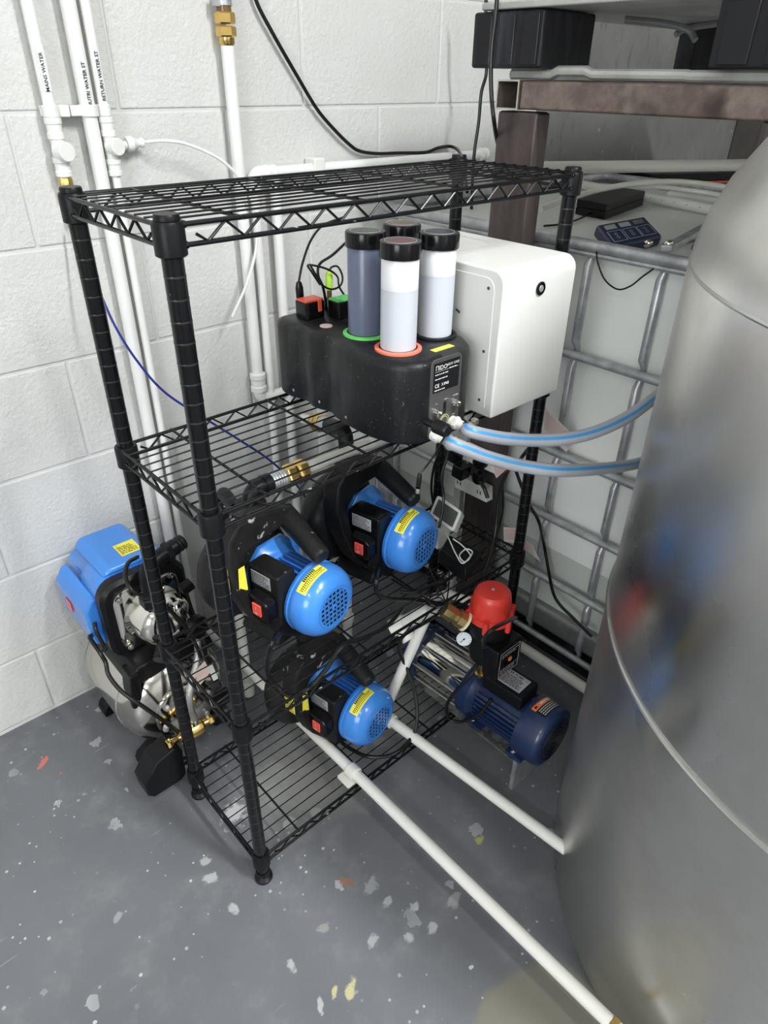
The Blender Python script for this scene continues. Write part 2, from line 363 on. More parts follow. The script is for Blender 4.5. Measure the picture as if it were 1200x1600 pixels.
def scrawl(mb, o, ux, uy, wd, ht, rows, th=0.35, lift=0.0005, seed=1):
    """rows of tiny unreadable print as short dashes"""
    rn = random.Random(seed); o, ux, uy = V(o), V(ux).normalized(), V(uy).normalized(); nz = ux.cross(uy); rh = ht / rows
    for i in range(rows):
        x = 0.0; y = -rh * (i + 0.7); end = wd * rn.uniform(0.7, 1)
        while x < end:
            l = rn.uniform(0.5, 2.2) * rh; l = min(l, wd - x)
            a = o + ux * x + uy * y + nz * lift
            mb.quad(a, a + ux * l, a + ux * l + uy * rh * th, a + uy * rh * th); x += l + rh * 0.35
    return mb
def rrect(w, h, r, n=4, cx=0, cy=0):
    P = []
    for sx, sy, a0 in ((1, 1, 0), (-1, 1, 90), (-1, -1, 180), (1, -1, 270)):
        for k in range(n + 1):
            a = radians(a0 + 90 * k / n); P.append((cx + sx * (w / 2 - r) + cos(a) * r, cy + sy * (h / 2 - r) + sin(a) * r))
    return P
X3, Y3, Z3 = V((1, 0, 0)), V((0, 1, 0)), V((0, 0, 1))

# ================================================================= SETTING
WY = 0.742
fl = build(MB().box(-3.2, 3.4, -4.2, 0.80, -0.06, 0.0), 'floor', M_floor); tag(fl, kind='structure')
wb = bpy.data.objects.new('wall_back', None); COL.objects.link(wb); tag(wb, kind='structure'); ROOTM['wall_back'] = Matrix.Identity(4)
build(MB().box(-3.2, 3.4, WY + 0.003, WY + 0.14, 0, CEIL), 'mortar_backing', M_joint, wb)
PT, RH, BT = 0.4455, 0.2285, 0.0045
blk0 = None
for k in range(-6, 6):
    z0 = 1.3495 + k * RH
    off = 0.743 if k % 2 == 0 else 0.532
    zz = max(z0 + BT / 2, 0.012); hh = z0 + RH - BT / 2 - zz
    for n in range(-7, 2):
        x0 = off + n * PT
        if x0 < -3.0: continue
        mb = MB().box(0, PT - BT, 0, 0.02, 0, RH - BT) if blk0 is None else None
        if hh < RH - BT - 1e-4:
            o = build(MB().box(x0, x0 + PT - BT, WY, WY + 0.02, zz, zz + hh), 'block', M_block, wb, 0.004)
        elif blk0 is None:
            o = build(mb, 'block', M_block, wb, 0.004); blk0 = o; o.location = (x0 + BT / 2, WY, zz)
        else:
            o = blk0.copy(); COL.objects.link(o); o.location = (x0 + BT / 2, WY + random.uniform(-0.0006, 0.0006), zz)
# smooth bare concrete to the right of the painted blocks
xr = 0.743 + 2 * PT
build(MB().box(xr, 3.05, WY - 0.004, WY + 0.02, 0, CEIL), 'concrete_panel', M_conc, wb)
build(MB().box(3.05, 3.4, WY - 0.01, WY + 0.02, 0, CEIL), 'dark_panel', M_dark, wb)  # plain dark brown panel at the right end of the wall
for nm, bx in (('wall_left', (-3.3, -3.2, -4.2, 0.88)), ('wall_right', (3.4, 3.5, -4.2, 0.88)), ('wall_front', (-3.3, 3.5, -4.3, -4.2))):
    tag(build(MB().box(bx[0], bx[1], bx[2], bx[3], -0.06, CEIL), nm, M_room), kind='structure')
tag(build(MB().box(-3.3, 3.5, -4.3, 0.88, CEIL, CEIL + 0.08), 'ceiling', mat('ceiling_white', (0.72, 0.72, 0.7), 0.7)), kind='structure')
wn = bpy.data.objects.new('fill_window_1', None); COL.objects.link(wn); tag(wn, kind='structure'); ROOTM['fill_window_1'] = Matrix.Identity(4)  # added window on the unseen left wall, there only for fill light
for (a, b, c, d) in ((FILL_WIN[0], FILL_WIN[1], FILL_WIN[2] - 0.05, FILL_WIN[2]), (FILL_WIN[0], FILL_WIN[1], FILL_WIN[3], FILL_WIN[3] + 0.05), (FILL_WIN[0] - 0.05, FILL_WIN[0], FILL_WIN[2] - 0.05, FILL_WIN[3] + 0.05), (FILL_WIN[1], FILL_WIN[1] + 0.05, FILL_WIN[2] - 0.05, FILL_WIN[3] + 0.05), (-1.87, -1.83, FILL_WIN[2], FILL_WIN[3])):
    build(MB().box(-3.20, -3.14, a, b, c, d), 'fill_window_frame', M_lampb, wn, 0.004)
build(MB().box(-3.19, -3.175, FILL_WIN[0], FILL_WIN[1], FILL_WIN[2], FILL_WIN[3]), 'fill_pane', mat('glowing_fill_pane', (0.93, 0.97, 1.0), 0.3, emit=2.5), wn)  # pane made to glow as part of the added fill source
for i, (lx, ly, ln, pw) in enumerate(LAMPS):
    t = thing('batten_light', ['long white batten light on the ceiling nearest above the wire rack', 'long white batten light on the ceiling over the far left of the room', 'long white batten light on the ceiling above the stainless vat'][i], 'light', (lx, ly, CEIL))
    build(MB().box(lx - 0.08, lx + 0.08, ly - ln / 2, ly + ln / 2, CEIL - 0.05, CEIL), 'lamp_body', M_lampb, t, 0.006)
    build(MB().box(lx - 0.055, lx + 0.055, ly - ln / 2 + 0.03, ly + ln / 2 - 0.03, CEIL - 0.072, CEIL - 0.05), 'diffuser', M_diff, t, 0.006)

# ================================================================= WIRE RACK
W_, D_, H_ = 0.7575, 0.2637, 1.2872
ZT = [1.2785, 0.9056, 0.4762, 0.0901]
rack = thing('wire_rack', 'black four-tier wire shelving rack holding the pumps and dosing unit', 'shelving', (0, 0, 0))
pm = MB().cyl((0, 0, 0.022), (0, 0, H_ - 0.004), 0.0125, 20)
gm = MB()
for i in range(1, 50):
    z = 0.0265 + 0.0254 * i
    gm.lathe([(0.01265, -0.0011), (0.0129, 0), (0.01265, 0.0011)], (0, 0, z), (0, 0, 1), 20, caps=False)
fm = MB().lathe([(0.017, 0), (0.0185, 0.003), (0.0185, 0.008), (0.013, 0.012), (0.011, 0.014), (0.011, 0.019), (0.0145, 0.022), (0.0145, 0.03)], (0, 0, 0), (0, 0, 1), 20)
capm = MB().lathe([(0.0145, -0.004), (0.0145, 0.0), (0.0132, 0.0025)], (0, 0, H_ - 0.004), (0, 0, 1), 20)
M_groove = mat('groove_glint', (0.05, 0.05, 0.045), 0.25, 0.6)
base = {}
for i, (x, y) in enumerate(((0, 0), (0, D_), (W_, 0), (W_, D_))):
    if i == 0:
        P = build(pm, 'post', M_blackg, rack, local=True)
        G = tag(build(gm, 'groove_rings', M_groove, P, local=True), kind='stuff'); Fo = build(fm, 'foot', M_plastic, P, local=True); Ca = build(capm, 'post_cap', M_plastic, P, local=True)
    else:
        Q = P.copy(); COL.objects.link(Q); Q.location = (x, y, 0)
        for g in (G, Fo, Ca):
            c = g.copy(); COL.objects.link(c); c.parent = Q
def zig(mb, p0, p1, zt, zb, r, n, out):
    p0, p1 = V(p0), V(p1); L = (p1 - p0)
    pts = []
    for i in range(n * 2 + 1):
        q = p0 + L * (i / (2 * n)); q = V((q.x, q.y, zt if i % 2 else zb)); pts.append(q)
    st = pts[0] + (pts[0] - pts[1]) * 0.0 + L.normalized() * -0.014; st.z = zb + 0.009
    en = pts[-1] + L.normalized() * 0.014; en.z = zb + 0.009
    mb.tube([st] + pts + [en], r, 6); return mb
OF = 0.0095; RR = 0.0030; RS = 0.0215
sm = MB()
for dz in (0, -RS):
    sm.cyl((0.012, -OF, dz), (W_ - 0.012, -OF, dz), RR, 8); sm.cyl((0.012, D_ + OF, dz), (W_ - 0.012, D_ + OF, dz), RR, 8)
    sm.cyl((-OF, 0.010, dz), (-OF, D_ - 0.010, dz), RR, 8); sm.cyl((W_ + OF, 0.010, dz), (W_ + OF, D_ - 0.010, dz), RR, 8)
    for (x, y) in ((0.013, -OF), (W_ - 0.013, -OF), (0.013, D_ + OF), (W_ - 0.013, D_ + OF)):
        sm.lathe([(0.001, -0.005), (0.0042, -0.003), (0.0042, 0.003), (0.001, 0.005)], (x, y, dz), (1, 0, 0), 8)
colm = MB().lathe([(0.0150, -0.0375), (0.0180, -0.0355), (0.0180, -0.003), (0.0168, 0.0), (0.0140, 0.0005)], (0, 0, 0.004), (0, 0, 1), 24)
WM = {}
for i, zt in enumerate(ZT):
    zc = zt - 0.004
    if i == 0:
        S0 = build(sm, 'shelf', M_black, rack, local=True); S = S0
    else:
        S = S0.copy(); COL.objects.link(S)
    S.location = (0, 0, zc)
    def sub(key, mk, loc=(0, 0, 0), m=M_black):
        if key not in WM: WM[key] = o = build(mk(), key.split('|')[0], m, S, local=True)
        else:
            o = WM[key].copy(); COL.objects.link(o); o.parent = S
        o.location = loc; return o
    for k in range(10):
        sub('wire', lambda: MB().cyl((-OF, 0, 0), (W_ + OF, 0, 0), 0.00135, 6), (0, 0.0330 - 0.0225 + 0.0243 * k, 0.0035))
    for x in (0.0868, 0.279, 0.476, 0.670):
        sub('cross_wire', lambda: MB().cyl((0, -OF - 0.004, 0), (0, D_ + OF + 0.004, 0), 0.0024, 8), (x, 0, 0.0002))
    sub('zigzag_wire|f', lambda: zig(MB(), (0.042, 0, 0), (W_ - 0.042, 0, 0), -0.001, -RS + 0.001, 0.0021, 14, 0), (0, -OF, 0))
    sub('zigzag_wire|f', None, (0, D_ + OF, 0))
    sub('zigzag_wire|s', lambda: zig(MB(), (0, 0.036, 0), (0, D_ - 0.036, 0), -0.001, -RS + 0.001, 0.0021, 4, 0), (-OF, 0, 0))
    sub('zigzag_wire|s', None, (W_ + OF, 0, 0))
    for x, y in ((0, 0), (0, D_), (W_, 0), (W_, D_)):
        sub('collar', lambda: colm, (x, y, 0), M_plastic)

# ================================================================= STAINLESS VAT
VX, VY, VR = 0.821, -0.802, 0.541
vat = thing('stainless_vat', 'large brushed stainless steel cylindrical vat with domed top at right edge', 'tank', (VX, VY, 0))
prof = [(VR * 0.97, 0.0), (VR, 0.012)] + [(VR, z) for z in (0.2, 0.4, 0.6, 0.8, 1.0, 1.2)] + [(VR * cos(t), 1.2 + 0.35 * sin(t)) for t in [radians(a) for a in (5, 11, 18, 26, 34, 43, 52, 61, 70, 78, 84)]]
build(MB().lathe(prof, (VX, VY, 0), (0, 0, 1), 128), 'vat_body', M_vat, vat, smooth=60)
build(MB().tube([(VX + (VR + 0.0005) * cos(a), VY + (VR + 0.0005) * sin(a), 0.655) for a in [2 * pi * k / 128 for k in range(128)]], 0.0042, 8, closed=True), 'weld_seam', M_weld, vat)
tag(build(MB().tube([(VX + (VR - 0.0035) * cos(a), VY + (VR - 0.0035) * sin(a), 1.21) for a in [2 * pi * k / 128 for k in range(128)]], 0.004, 8, closed=True), 'shoulder_seam', M_vat, vat), 'faint seam at the shoulder')

# ================================================================= STEEL FRAME
LX0, LX1, LY0, LY1 = 0.88, 0.925, 0.180, 0.278
fr = thing('steel_frame', 'brown mill-scale steel box-section frame standing over the caged tank', 'frame', (0.9, 0.23, 0))
build(MB().box(LX0, LX1, LY0, LY1, 0, 1.357), 'leg', M_leg, fr, 0.006)
build(MB().box(LX0, LX1, -0.252, 0.2265, 1.3605, 1.4085), 'side_beam', M_rust, fr, 0.005)
def hollow(mb, x0, x1, y0, y1, z0, z1, t):
    mb.box(x0, x1, y0, y1, z0, z0 + t).box(x0, x1, y0, y1, z1 - t, z1).box(x0, x1, y0, y0 + t, z0 + t, z1 - t).box(x0, x1, y1 - t, y1, z0 + t, z1 - t); return mb
ct = build(hollow(MB(), LX0 - 0.002, 2.1, 0.229, 0.283, 1.3595, 1.4095, 0.003), 'cross_tube', M_rust, fr)
tag(build(hollow(MB(), LX0 - 0.0026, LX0 - 0.0016, 0.2285, 0.2835, 1.359, 1.410, 0.0032), 'sawn_edge', M_cut, ct), 'bright sawn rim of the open tube end')
build(MB().box(2.06, 2.105, 0.18, 0.228, 0, 1.359), 'leg', M_leg, fr, 0.006)
build(MB().box(2.06, 2.105, -0.252, 0.178, 1.3605, 1.4085), 'side_beam', M_rust, fr, 0.005)
build(MB().box(LX1 + 0.001, 2.059, -0.252, -0.24, 1.3605, 1.4085), 'front_beam', M_rust, fr, 0.003)
build(MB().box(LX0, LX1, -0.25, -0.243, 0, 1.3595), 'leg', M_leg, fr, 0.002)
build(MB().box(2.06, 2.105, -0.25, -0.243, 0, 1.3595), 'leg', M_leg, fr, 0.002)

# upper pallet tank on the frame
ub = thing('block_pallet', 'pallet with black plastic blocks and zinc tray resting on the steel frame', 'pallet', (1.45, 0.0, 1.41))
def curved_tray(y0, y1):
    return None
tr = MB().tube([(0.905, 0.27, 1.4185), (0.905, 0.175, 1.4185), (0.905, 0.160, 1.4245), (0.905, 0.100, 1.4245), (0.905, 0.085, 1.4195), (0.905, -0.09, 1.4195), (0.905, -0.10, 1.4185), (0.905, -0.34, 1.4185)], 0.009, 10)
build(tr, 'skid_tube', M_skid, ub)
def pblock(x0, x1, y0, y1):
    mb = MB().box(x0, x1, y0, y1, 1.428, 1.518)
    k = build(mb, 'pallet_block', M_pallet, ub, 0.005)
    r = MB()
    n = 3
    for i in range(n):
        a = y0 + (y1 - y0) * (i + 0.15) / n; b = y0 + (y1 - y0) * (i + 0.8) / n
        r.box(x0 - 0.003, x0, a, b, 1.433, 1.512)
    build(r, 'block_rib', M_pallet, k, 0.0015)
pblock(0.865, 1.03, 0.178, 0.345); pblock(0.865, 1.03, -0.36, -0.143); pblock(1.40, 1.56, 0.05, 0.20); pblock(1.40, 1.56, -0.4, -0.2)
pblock(1.9, 2.08, 0.178, 0.345); pblock(1.9, 2.08, -0.36, -0.143); 
build(MB().box(0.862, 2.08, -0.54, 0.325, 1.520, 1.532), 'pallet_tray', M_skid, ub, 0.003)
# curled tray lip seen hanging below the tray
build(MB().tube(spline([(1.10, 0.16, 1.512), (1.14, 0.10, 1.506), (1.17, 0.06, 1.495), (1.17, 0.04, 1.478)]), 0.006, 8), 'tray_brace', M_galvd, ub)
build(MB().tube(spline([(1.30, 0.02, 1.513), (1.26, 0.06, 1.508), (1.22, 0.09, 1.500), (1.2, 0.10, 1.49)]), 0.006, 8), 'tray_brace', M_galvd, ub)

# ================================================================= CAGED TANK (lower)
IX = 0.96
ib = thing('caged_tank', 'milky white plastic bulk tank in galvanised tube cage beside the rack', 'bulk tank', (1.5, 0.2, 0))
IY0, IY1, IXE = -0.225, 0.715, 2.02
build(MB().prism(rrect(IXE - IX - 0.06, IY1 - IY0 - 0.02, 0.05, 5, (IX + IXE) / 2, (IY0 + IY1) / 2), (0, 0, 0.345), X3, Y3, (0, 0, 0.76)), 'tank_bottle', M_ibc, ib, 0.001)
build(MB().prism(rrect(IXE - IX - 0.06, IY1 - IY0 - 0.02, 0.05, 5, (IX + IXE) / 2, (IY0 + IY1) / 2), (0, 0, 0.13), X3, Y3, (0, 0, 0.2149)), 'water_filled_base', M_ibcliq, ib, 0.0)
for z, r in ((1.122, 0.0125), (0.888, 0.010), (0.640, 0.010), (0.456, 0.0095), (0.270, 0.0095), (0.068, 0.009)):
    c = [(IX, IY0 - 0.01, z), (IXE, IY0 - 0.01, z), (IXE, IY1, z), (IX, IY1, z)]
    P = []
    for i in range(4):
        a, b, d = V(c[i - 1]), V(c[i]), V(c[(i + 1) % 4]); P += bend(a, b, d, 0.04, 4)[1:-1]
    build(MB().tube(P, r, 12, closed=True), 'cage_rail', M_galv, ib)
tag(build(MB().tube([(IX + 0.001, IY0, 1.105), (IX + 0.001, IY1 - 0.02, 1.105)], 0.006, 8), 'rail_flange', M_galv, ib), 'lower lip of the top rail')
cb = None
def cage_bar(y, x, dirx=0):
    mb = MB()
    pts = []; rad = []
    zs = [0.06]
    for zc in (0.068, 0.270, 0.456, 0.640, 0.888, 1.112):
        zs += [zc - 0.03, zc - 0.012, zc + 0.012, zc + 0.03]
    zs = sorted(set(z for z in zs if 0.05 < z < 1.112)) + [1.112]
    for z in zs:
        near = min(abs(z - zc) for zc in (0.068, 0.270, 0.456, 0.640, 0.888, 1.112)) < 0.02
        pts.append((x + (0.015 if near else 0.004), y, z)); rad.append(0.0068 if near else 0.0095)
    mb.tube(pts, rad, 12); return mb
for y in (0.63, 0.45, 0.255, 0.067, -0.098, -0.2):
    build(cage_bar(y, IX + 0.001), 'cage_bar', M_galv, ib)
for x in (1.15, 1.4, 1.65, 1.9):
    build(MB().cyl((x, IY0 - 0.002, 0.06), (x, IY0 - 0.002, 1.11), 0.008, 10), 'cage_bar', M_galv, ib)
build(MB().box(IX + 0.008, IXE - 0.008, IY0, IY1 - 0.01, 0.085, 0.165), 'base_tray', M_galvd, ib, 0.02)
build(MB().box(IX + 0.02, IXE - 0.02, IY0 + 0.02, IY1 - 0.02, 0.0, 0.06), 'pallet_base', M_pallet, ib, 0.01)
tb = MB(); p0, p1 = at(1045, 395, z=1.118), at(1110, 355, z=1.118)
q0 = at(1040, 392, z=1.122); q1 = at(1112, 352, z=1.122)
tb.obox((q0 + q1) / 2 + V((0.02, 0.01, 0)), (q1 - q0) / 2, V((0.006, -0.01, 0)), (0, 0, 0.006))
build(tb, 'top_strap', M_galv, ib, 0.002)

# ================================================================= WALL PIPES
PY = 0.716
def coupling(mb, p, ax, r, L):
    ax = V(ax).normalized(); p = V(p) - ax * (L / 2)
    mb.lathe([(r * 0.9, 0), (r * 1.12, L * 0.04), (r * 1.12, L * 0.28), (r, L * 0.34), (r, L * 0.66), (r * 1.12, L * 0.72), (r * 1.12, L * 0.96), (r * 0.9, L)], p, ax, 20); return mb
def hexnut(mb, p, ax, r, L):
    p = V(p); ax = V(ax).normalized(); mb.lathe([(r * 0.9, 0), (r, L * 0.12), (r, L * 0.88), (r * 0.9, L)], p - ax * L / 2, ax, 6); return mb
t1 = thing('mains_water_pipe', 'leftmost white wall pipe lettered MAINS WATER with brass end', 'pipe', (0.157, PY, 1.2))
build(MB().cyl((0.157, PY, 1.35), (0.157, PY, 3.28), 0.0108, 18), 'pipe_length', M_whitew, t1)
build(coupling(MB(), (0.157, PY, 1.325), Z3, 0.0135, 0.036), 'collar', M_fit, t1)
tee = MB().cyl((0.157, PY, 1.268), (0.157, PY, 1.312), 0.0125, 18).cyl((0.157, PY, 1.288), (0.163, PY - 0.026, 1.288), 0.0165, 20)
build(tee, 'valve_body', M_fit, t1, 0.002)
build(coupling(MB(), (0.157, PY, 1.262), Z3, 0.0135, 0.034), 'collar', M_fit, t1)
build(hexnut(MB(), (0.157, PY, 1.232), Z3, 0.0125, 0.026).cyl((0.157, PY, 1.215), (0.157, PY, 1.222), 0.010, 12), 'brass_adaptor', M_brass, t1)
build(MB().cyl((0.157, PY, 1.17), (0.157, PY, 1.22), 0.008, 14), 'pipe_end', M_whitew, t1)
def lettering(s, x, r, ztop, size, parent):
    # vertical print reading upwards on the front of a pipe
    return build(text(MB(), s, (x - 0.001, PY - r - 0.0008, ztop), (0, 0, 1), (-1, 0, 0), size, 'RIGHT', 0.02), 'lettering', M_ink, parent, smooth=0)
z_hi = at(68, 82, y=PY).z; z_lo = at(73, 130, y=PY).z
lettering('MAINS WATER', 0.160, 0.0108, z_hi, 0.0088, t1)
build(MB().box(0.150, 0.163, PY - 0.0115, PY - 0.0105, z_lo - 0.012, z_hi + 0.012), 'label_strip', M_whitew, t1)
t2 = thing('nutrient_water_pipe', 'thick white wall pipe lettered NUTRI WATER ST, middle of the left three', 'pipe', (0.226, PY, 0))
build(MB().cyl((0.226, PY, 0.02), (0.226, PY, 3.28), 0.0135, 20), 'pipe_length', M_whitew, t2)
lettering('NUTRI WATER ST', 0.230, 0.0135, at(147, 97, y=PY).z, 0.0088, t2)
t3 = thing('return_water_pipe', 'thin white wall pipe lettered RETURN WATER ST with side tee fitting', 'pipe', (0.256, PY, 0))
build(MB().cyl((0.256, PY, 1.35), (0.258, PY, 3.28), 0.0092, 18), 'pipe_length', M_whitew, t3)
lettering('RETURN WATER ST', 0.2595, 0.0092, at(165, 80, y=PY).z, 0.0088, t3)
build(coupling(MB(), (0.256, PY, 1.325), Z3, 0.0125, 0.034), 'collar', M_fit, t3)
tee = MB().cyl((0.256, PY, 1.262), (0.256, PY, 1.312), 0.0115, 18).cyl((0.256, PY, 1.292), (0.262, PY - 0.024, 1.292), 0.0155, 20).cyl((0.256, PY, 1.292), (0.29, PY, 1.292), 0.008, 14)
build(tee, 'tee_body', M_fit, t3, 0.002)
build(coupling(MB(), (0.256, PY, 1.255), Z3, 0.0125, 0.03), 'collar', M_fit, t3)
build(MB().lathe([(0.012, 0), (0.0135, 0.002), (0.0135, 0.012), (0.011, 0.014), (0.009, 0.020), (0.0075, 0.022), (0.0075, 0.028), (0.009, 0.030), (0.009, 0.034), (0.0065, 0.036)], (0.288, PY, 1.294), (1, -0.05, 0.05), 18), 'side_collet', M_fit, t3)
build(MB().cyl((0.256, PY, 0.02), (0.256, PY, 1.245), 0.0085, 16), 'lower_pipe', M_whitew, t3)
br = thing('pipe_clip_rail', 'row of white pipe clips clasping the three left wall pipes', 'pipe clip', (0.2, PY, 1.352))
for x, r in ((0.157, 0.0145), (0.226, 0.0175), (0.256, 0.0125)):
    build(MB().lathe([(r, -0.010), (r, 0.010)], (x, PY, 1.352), Z3, 20), 'clip', M_fit, br, 0.002)
build(MB().box(0.170, 0.190, PY - 0.006, WY - 0.002, 1.342, 1.362), 'spacer_block', M_fit, br, 0.003)
build(MB().box(0.191, 0.212, PY - 0.008, WY - 0.002, 1.343, 1.361), 'spacer_block', M_fit, br, 0.003)
build(MB().box(0.145, 0.268, PY + 0.014, WY - 0.002, 1.343, 1.361), 'rail', M_fit, br, 0.002)

wt = thing('white_drain_tube', 'thin white flexible tube arching down from the wall tee, open end hanging', 'tube', (0.33, 0.7, 1.3))
pts = [(0.322, PY, 1.296)] + [at(a, b, y=0.68) for a, b in [(262, 220), (300, 228), (345, 250), (375, 280), (396, 320), (402, 360), (398, 400), (385, 445), (363, 495)]]
build(MB().tube(spline(pts, 8), 0.0033, 10), 'tube', M_whitew, wt)
bt = thing('blue_air_tube', 'thin dark blue tube sweeping down across the wall behind the rack', 'tube', (0.14, 0.62, 1.1))
pts = [(0.145, PY, 1.16), (0.142, 0.66, 1.10)] + [at(a, b, y=yy) for a, b, yy in [(155, 455, .62), (180, 510, .6), (215, 565, .58), (260, 615, .56), (330, 660, .54), (370, 685, .52), (420, 718, .5), (465, 760, .46), (490, 800, .42), (506, 840, .38), (512, 880, .33)]]
build(MB().tube(spline(pts, 8), 0.0026, 10), 'tube', M_tubeblue, bt)

t4 = thing('pipe_with_brass_union', 'white wall pipe below a brass union and clear sleeve, mid wall', 'pipe', (0.535, PY, 0.7))
x4 = 0.537
build(MB().cyl((x4, PY, 0.75), (x4, PY, at(357, 68, y=PY).z), 0.0135, 20), 'pipe_length', M_whitew, t4)
zb = at(357, 68, y=PY).z
u4 = MB().lathe([(0.0135, -0.004), (0.016, 0.0), (0.016, 0.010)], (x4, PY, zb), Z3, 20)
hexnut(u4, (x4, PY, zb + 0.020), Z3, 0.0205, 0.018); hexnut(u4, (x4, PY, zb + 0.042), Z3, 0.0205, 0.02)
build(u4, 'brass_union', M_brass, t4)
build(MB().cyl((x4, PY, zb + 0.052), (x4, PY, zb + 0.12), 0.0145, 20), 'clear_sleeve', M_amber, t4)
build(MB().lathe([(0.0165, 0), (0.0165, 0.012)], (x4, PY, zb + 0.062), Z3, 20).box(x4 - 0.024, x4 - 0.012, PY - 0.008, PY + 0.004, zb + 0.060, zb + 0.078), 'hose_clamp', M_galv, t4)
build(MB().cyl((x4, PY, zb + 0.12), (x4, PY, 3.28), 0.0135, 20), 'upper_pipe', M_whitew, t4)
build(coupling(MB(), (x4, PY, 0.737), Z3, 0.0185, 0.05), 'collar', M_fit, t4)
build(MB().tube(bend((x4, PY, 0.715), (x4, PY, 0.688), (0.66, PY, 0.688), 0.024), 0.0145, 16), 'elbow', M_fit, t4)
t5 = thing('looped_wall_pipe', 'white wall pipe turning from vertical into the long horizontal run', 'pipe', (0.575, PY, 0.3))
build(MB().tube([(0.572, PY, 0.3), (0.572, PY, 1.19)], 0.0105, 18), 'pipe_length', M_whitew, t5)
build(MB().tube(bend((0.572, PY, 1.185), (0.572, PY, 1.223), (0.62, PY, 1.223), 0.022), 0.016, 18), 'elbow', M_fit, t5)
build(MB().cyl((0.60, PY, 1.223), (1.36, PY, 1.223), 0.0125, 18), 'horizontal_length', M_whitew, t5)
build(MB().lathe([(0.0165, 0), (0.0175, 0.003), (0.0175, 0.01), (0.0155, 0.012), (0.0155, 0.022), (0.0175, 0.024), (0.0175, 0.03)], (0.60, PY, 1.223), X3, 20), 'collar', M_fit, t5)
build(MB().box(0.735, 0.768, PY - 0.016, WY - 0.002, 1.205, 1.247), 'saddle_clip', M_fit, t5, 0.004)
build(MB().lathe([(0.0165, 0), (0.0175, 0.003), (0.0175, 0.01), (0.0155, 0.012), (0.0155, 0.022), (0.0175, 0.024), (0.0175, 0.03)], (1.345, PY, 1.223), X3, 20), 'collar', M_fit, t5)
t6 = thing('third_riser_pipe', 'white vertical wall pipe running down behind the black dosing unit', 'pipe', (0.63, PY, 0.1))
build(MB().cyl((0.630, PY, 0.12), (0.630, PY, 1.208), 0.0125, 18), 'pipe_length', M_whitew, t6)
# pipe crossing above the lower tank
t7 = thing('overhead_crossing_pipe', 'thick white pipe crossing above the caged tank toward the vat', 'pipe', (1.45, 0.5, 1.2))
a, b = V((1.375, PY - 0.02, 1.223)), V((1.43, 0.52, 1.205)); b2 = at(862, 262, z=1.205); e2 = at(1150, 258, z=1.2); dv = (e2 - b2)
build(MB().tube([b2 - dv * 0.06, b2, e2, e2 + dv * 0.4], 0.016, 20), 'pipe_length', M_white, t7)

# ================================================================= ITEMS ON THE LOWER TANK
TZ = 1.106
def on(px, py, z=TZ): return at(px, py, z=z)
t = thing('perforated_pipe', 'white pipe with a row of small holes lying on the caged tank', 'pipe', (1.2, 0.2, TZ))
a, b = on(905, 288, TZ + 0.016), on(1125, 330, TZ + 0.016)
pp = build(MB().tube([a, b + (b - a) * 0.3], 0.0135, 18), 'pipe_length', M_white, t)
hb = MB(); d = (b - a).normalized(); n = (CO - a).normalized(); n = (n - d * n.dot(d)).normalized()
for i in range(7):
    c = a + (b - a) * (0.5 + i * 0.08) + n * 0.0132; hb.lathe([(0.0014, 0), (0.0014, 0.0006)], c, n, 8)
build(hb, 'drilled_hole', M_ink, t)
build(MB().lathe([(0.016, 0), (0.0185, 0.002), (0.0185, 0.010), (0.016, 0.012), (0.016, 0.02)], a - d * 0.012, d, 20), 'collar', M_fit, t)
t = thing('curved_white_conduit', 'cream flexible pipe arching from behind rack over the black adaptor box', 'pipe', (1.0, 0.2, 1.15))
pts = [at(845, 327, z=1.135), at(880, 313, z=1.15), at(940, 296, z=1.165), at(1000, 286, z=1.17), at(1060, 284, z=1.165), at(1125, 291, z=1.155), at(1180, 305, z=1.14)]
build(MB().tube(spline(pts), 0.0075, 12), 'tube', M_white, t)
t = thing('printed_pipe_coil', 'cream pipe with dotted print just under the arching conduit', 'pipe', (1.3, 0.2, 1.14))
pts = [at(900, 318, z=1.117), at(960, 300, z=1.135), at(1020, 292, z=1.145), at(1070, 297, z=1.145), at(1120, 304, z=1.14), at(1180, 318, z=1.13)]
build(MB().tube(spline(pts), 0.007, 12), 'tube', M_white, t)
t = thing('plain_pipe_offcut', 'plain white pipe lying behind the perforated one on caged tank', 'pipe', (1.5, 0.2, TZ))
build(MB().tube([at(1045, 304, z=TZ + 0.012), at(1150, 318, z=TZ + 0.012)], 0.011, 16), 'pipe_length', M_whitew, t)
t = thing('flat_black_case', 'flat black case with red edge lying at the back of the caged tank', 'case', on(1080, 290))
ca, cb_, cc = on(1010, 287), on(1150, 283), on(1010, 275)
mbx = MB().obox((ca + cb_) / 2 + V((0.05, 0.10, 0.016)), (cb_ - ca) / 2, (0.05, 0.11, 0), (0, 0, 0.014)); build(mbx, 'case_lid', M_plastic, t, 0.006)
mbx = MB().obox((ca + cb_) / 2 + V((0.05, 0.10, 0.001)), (cb_ - ca) / 2 * 1.01, (0.05, 0.112, 0), (0, 0, 0.003)); build(mbx, 'red_edge', M_red, t)
t = thing('black_adaptor_box', 'black rectangular power adaptor on the caged tank behind the meter', 'power supply', on(935, 350))
a, b, c = on(940, 345), on(1001, 322), on(902, 333)
ctr = (b + c) / 2 + V((0, 0, 0.019)); ux = (b - a) / 2; uy = (c - a) / 2; uy = uy - ux.normalized() * uy.dot(ux.normalized()) * 0.5
build(MB().obox(ctr - V((0, 0, 0.010)), ux, uy, (0, 0, 0.009)), 'lower_shell', M_plastic, t, 0.002)
build(MB().obox(ctr + V((0, 0, 0.009)), ux, uy, (0, 0, 0.010)), 'upper_shell', M_plastic, t, 0.003)
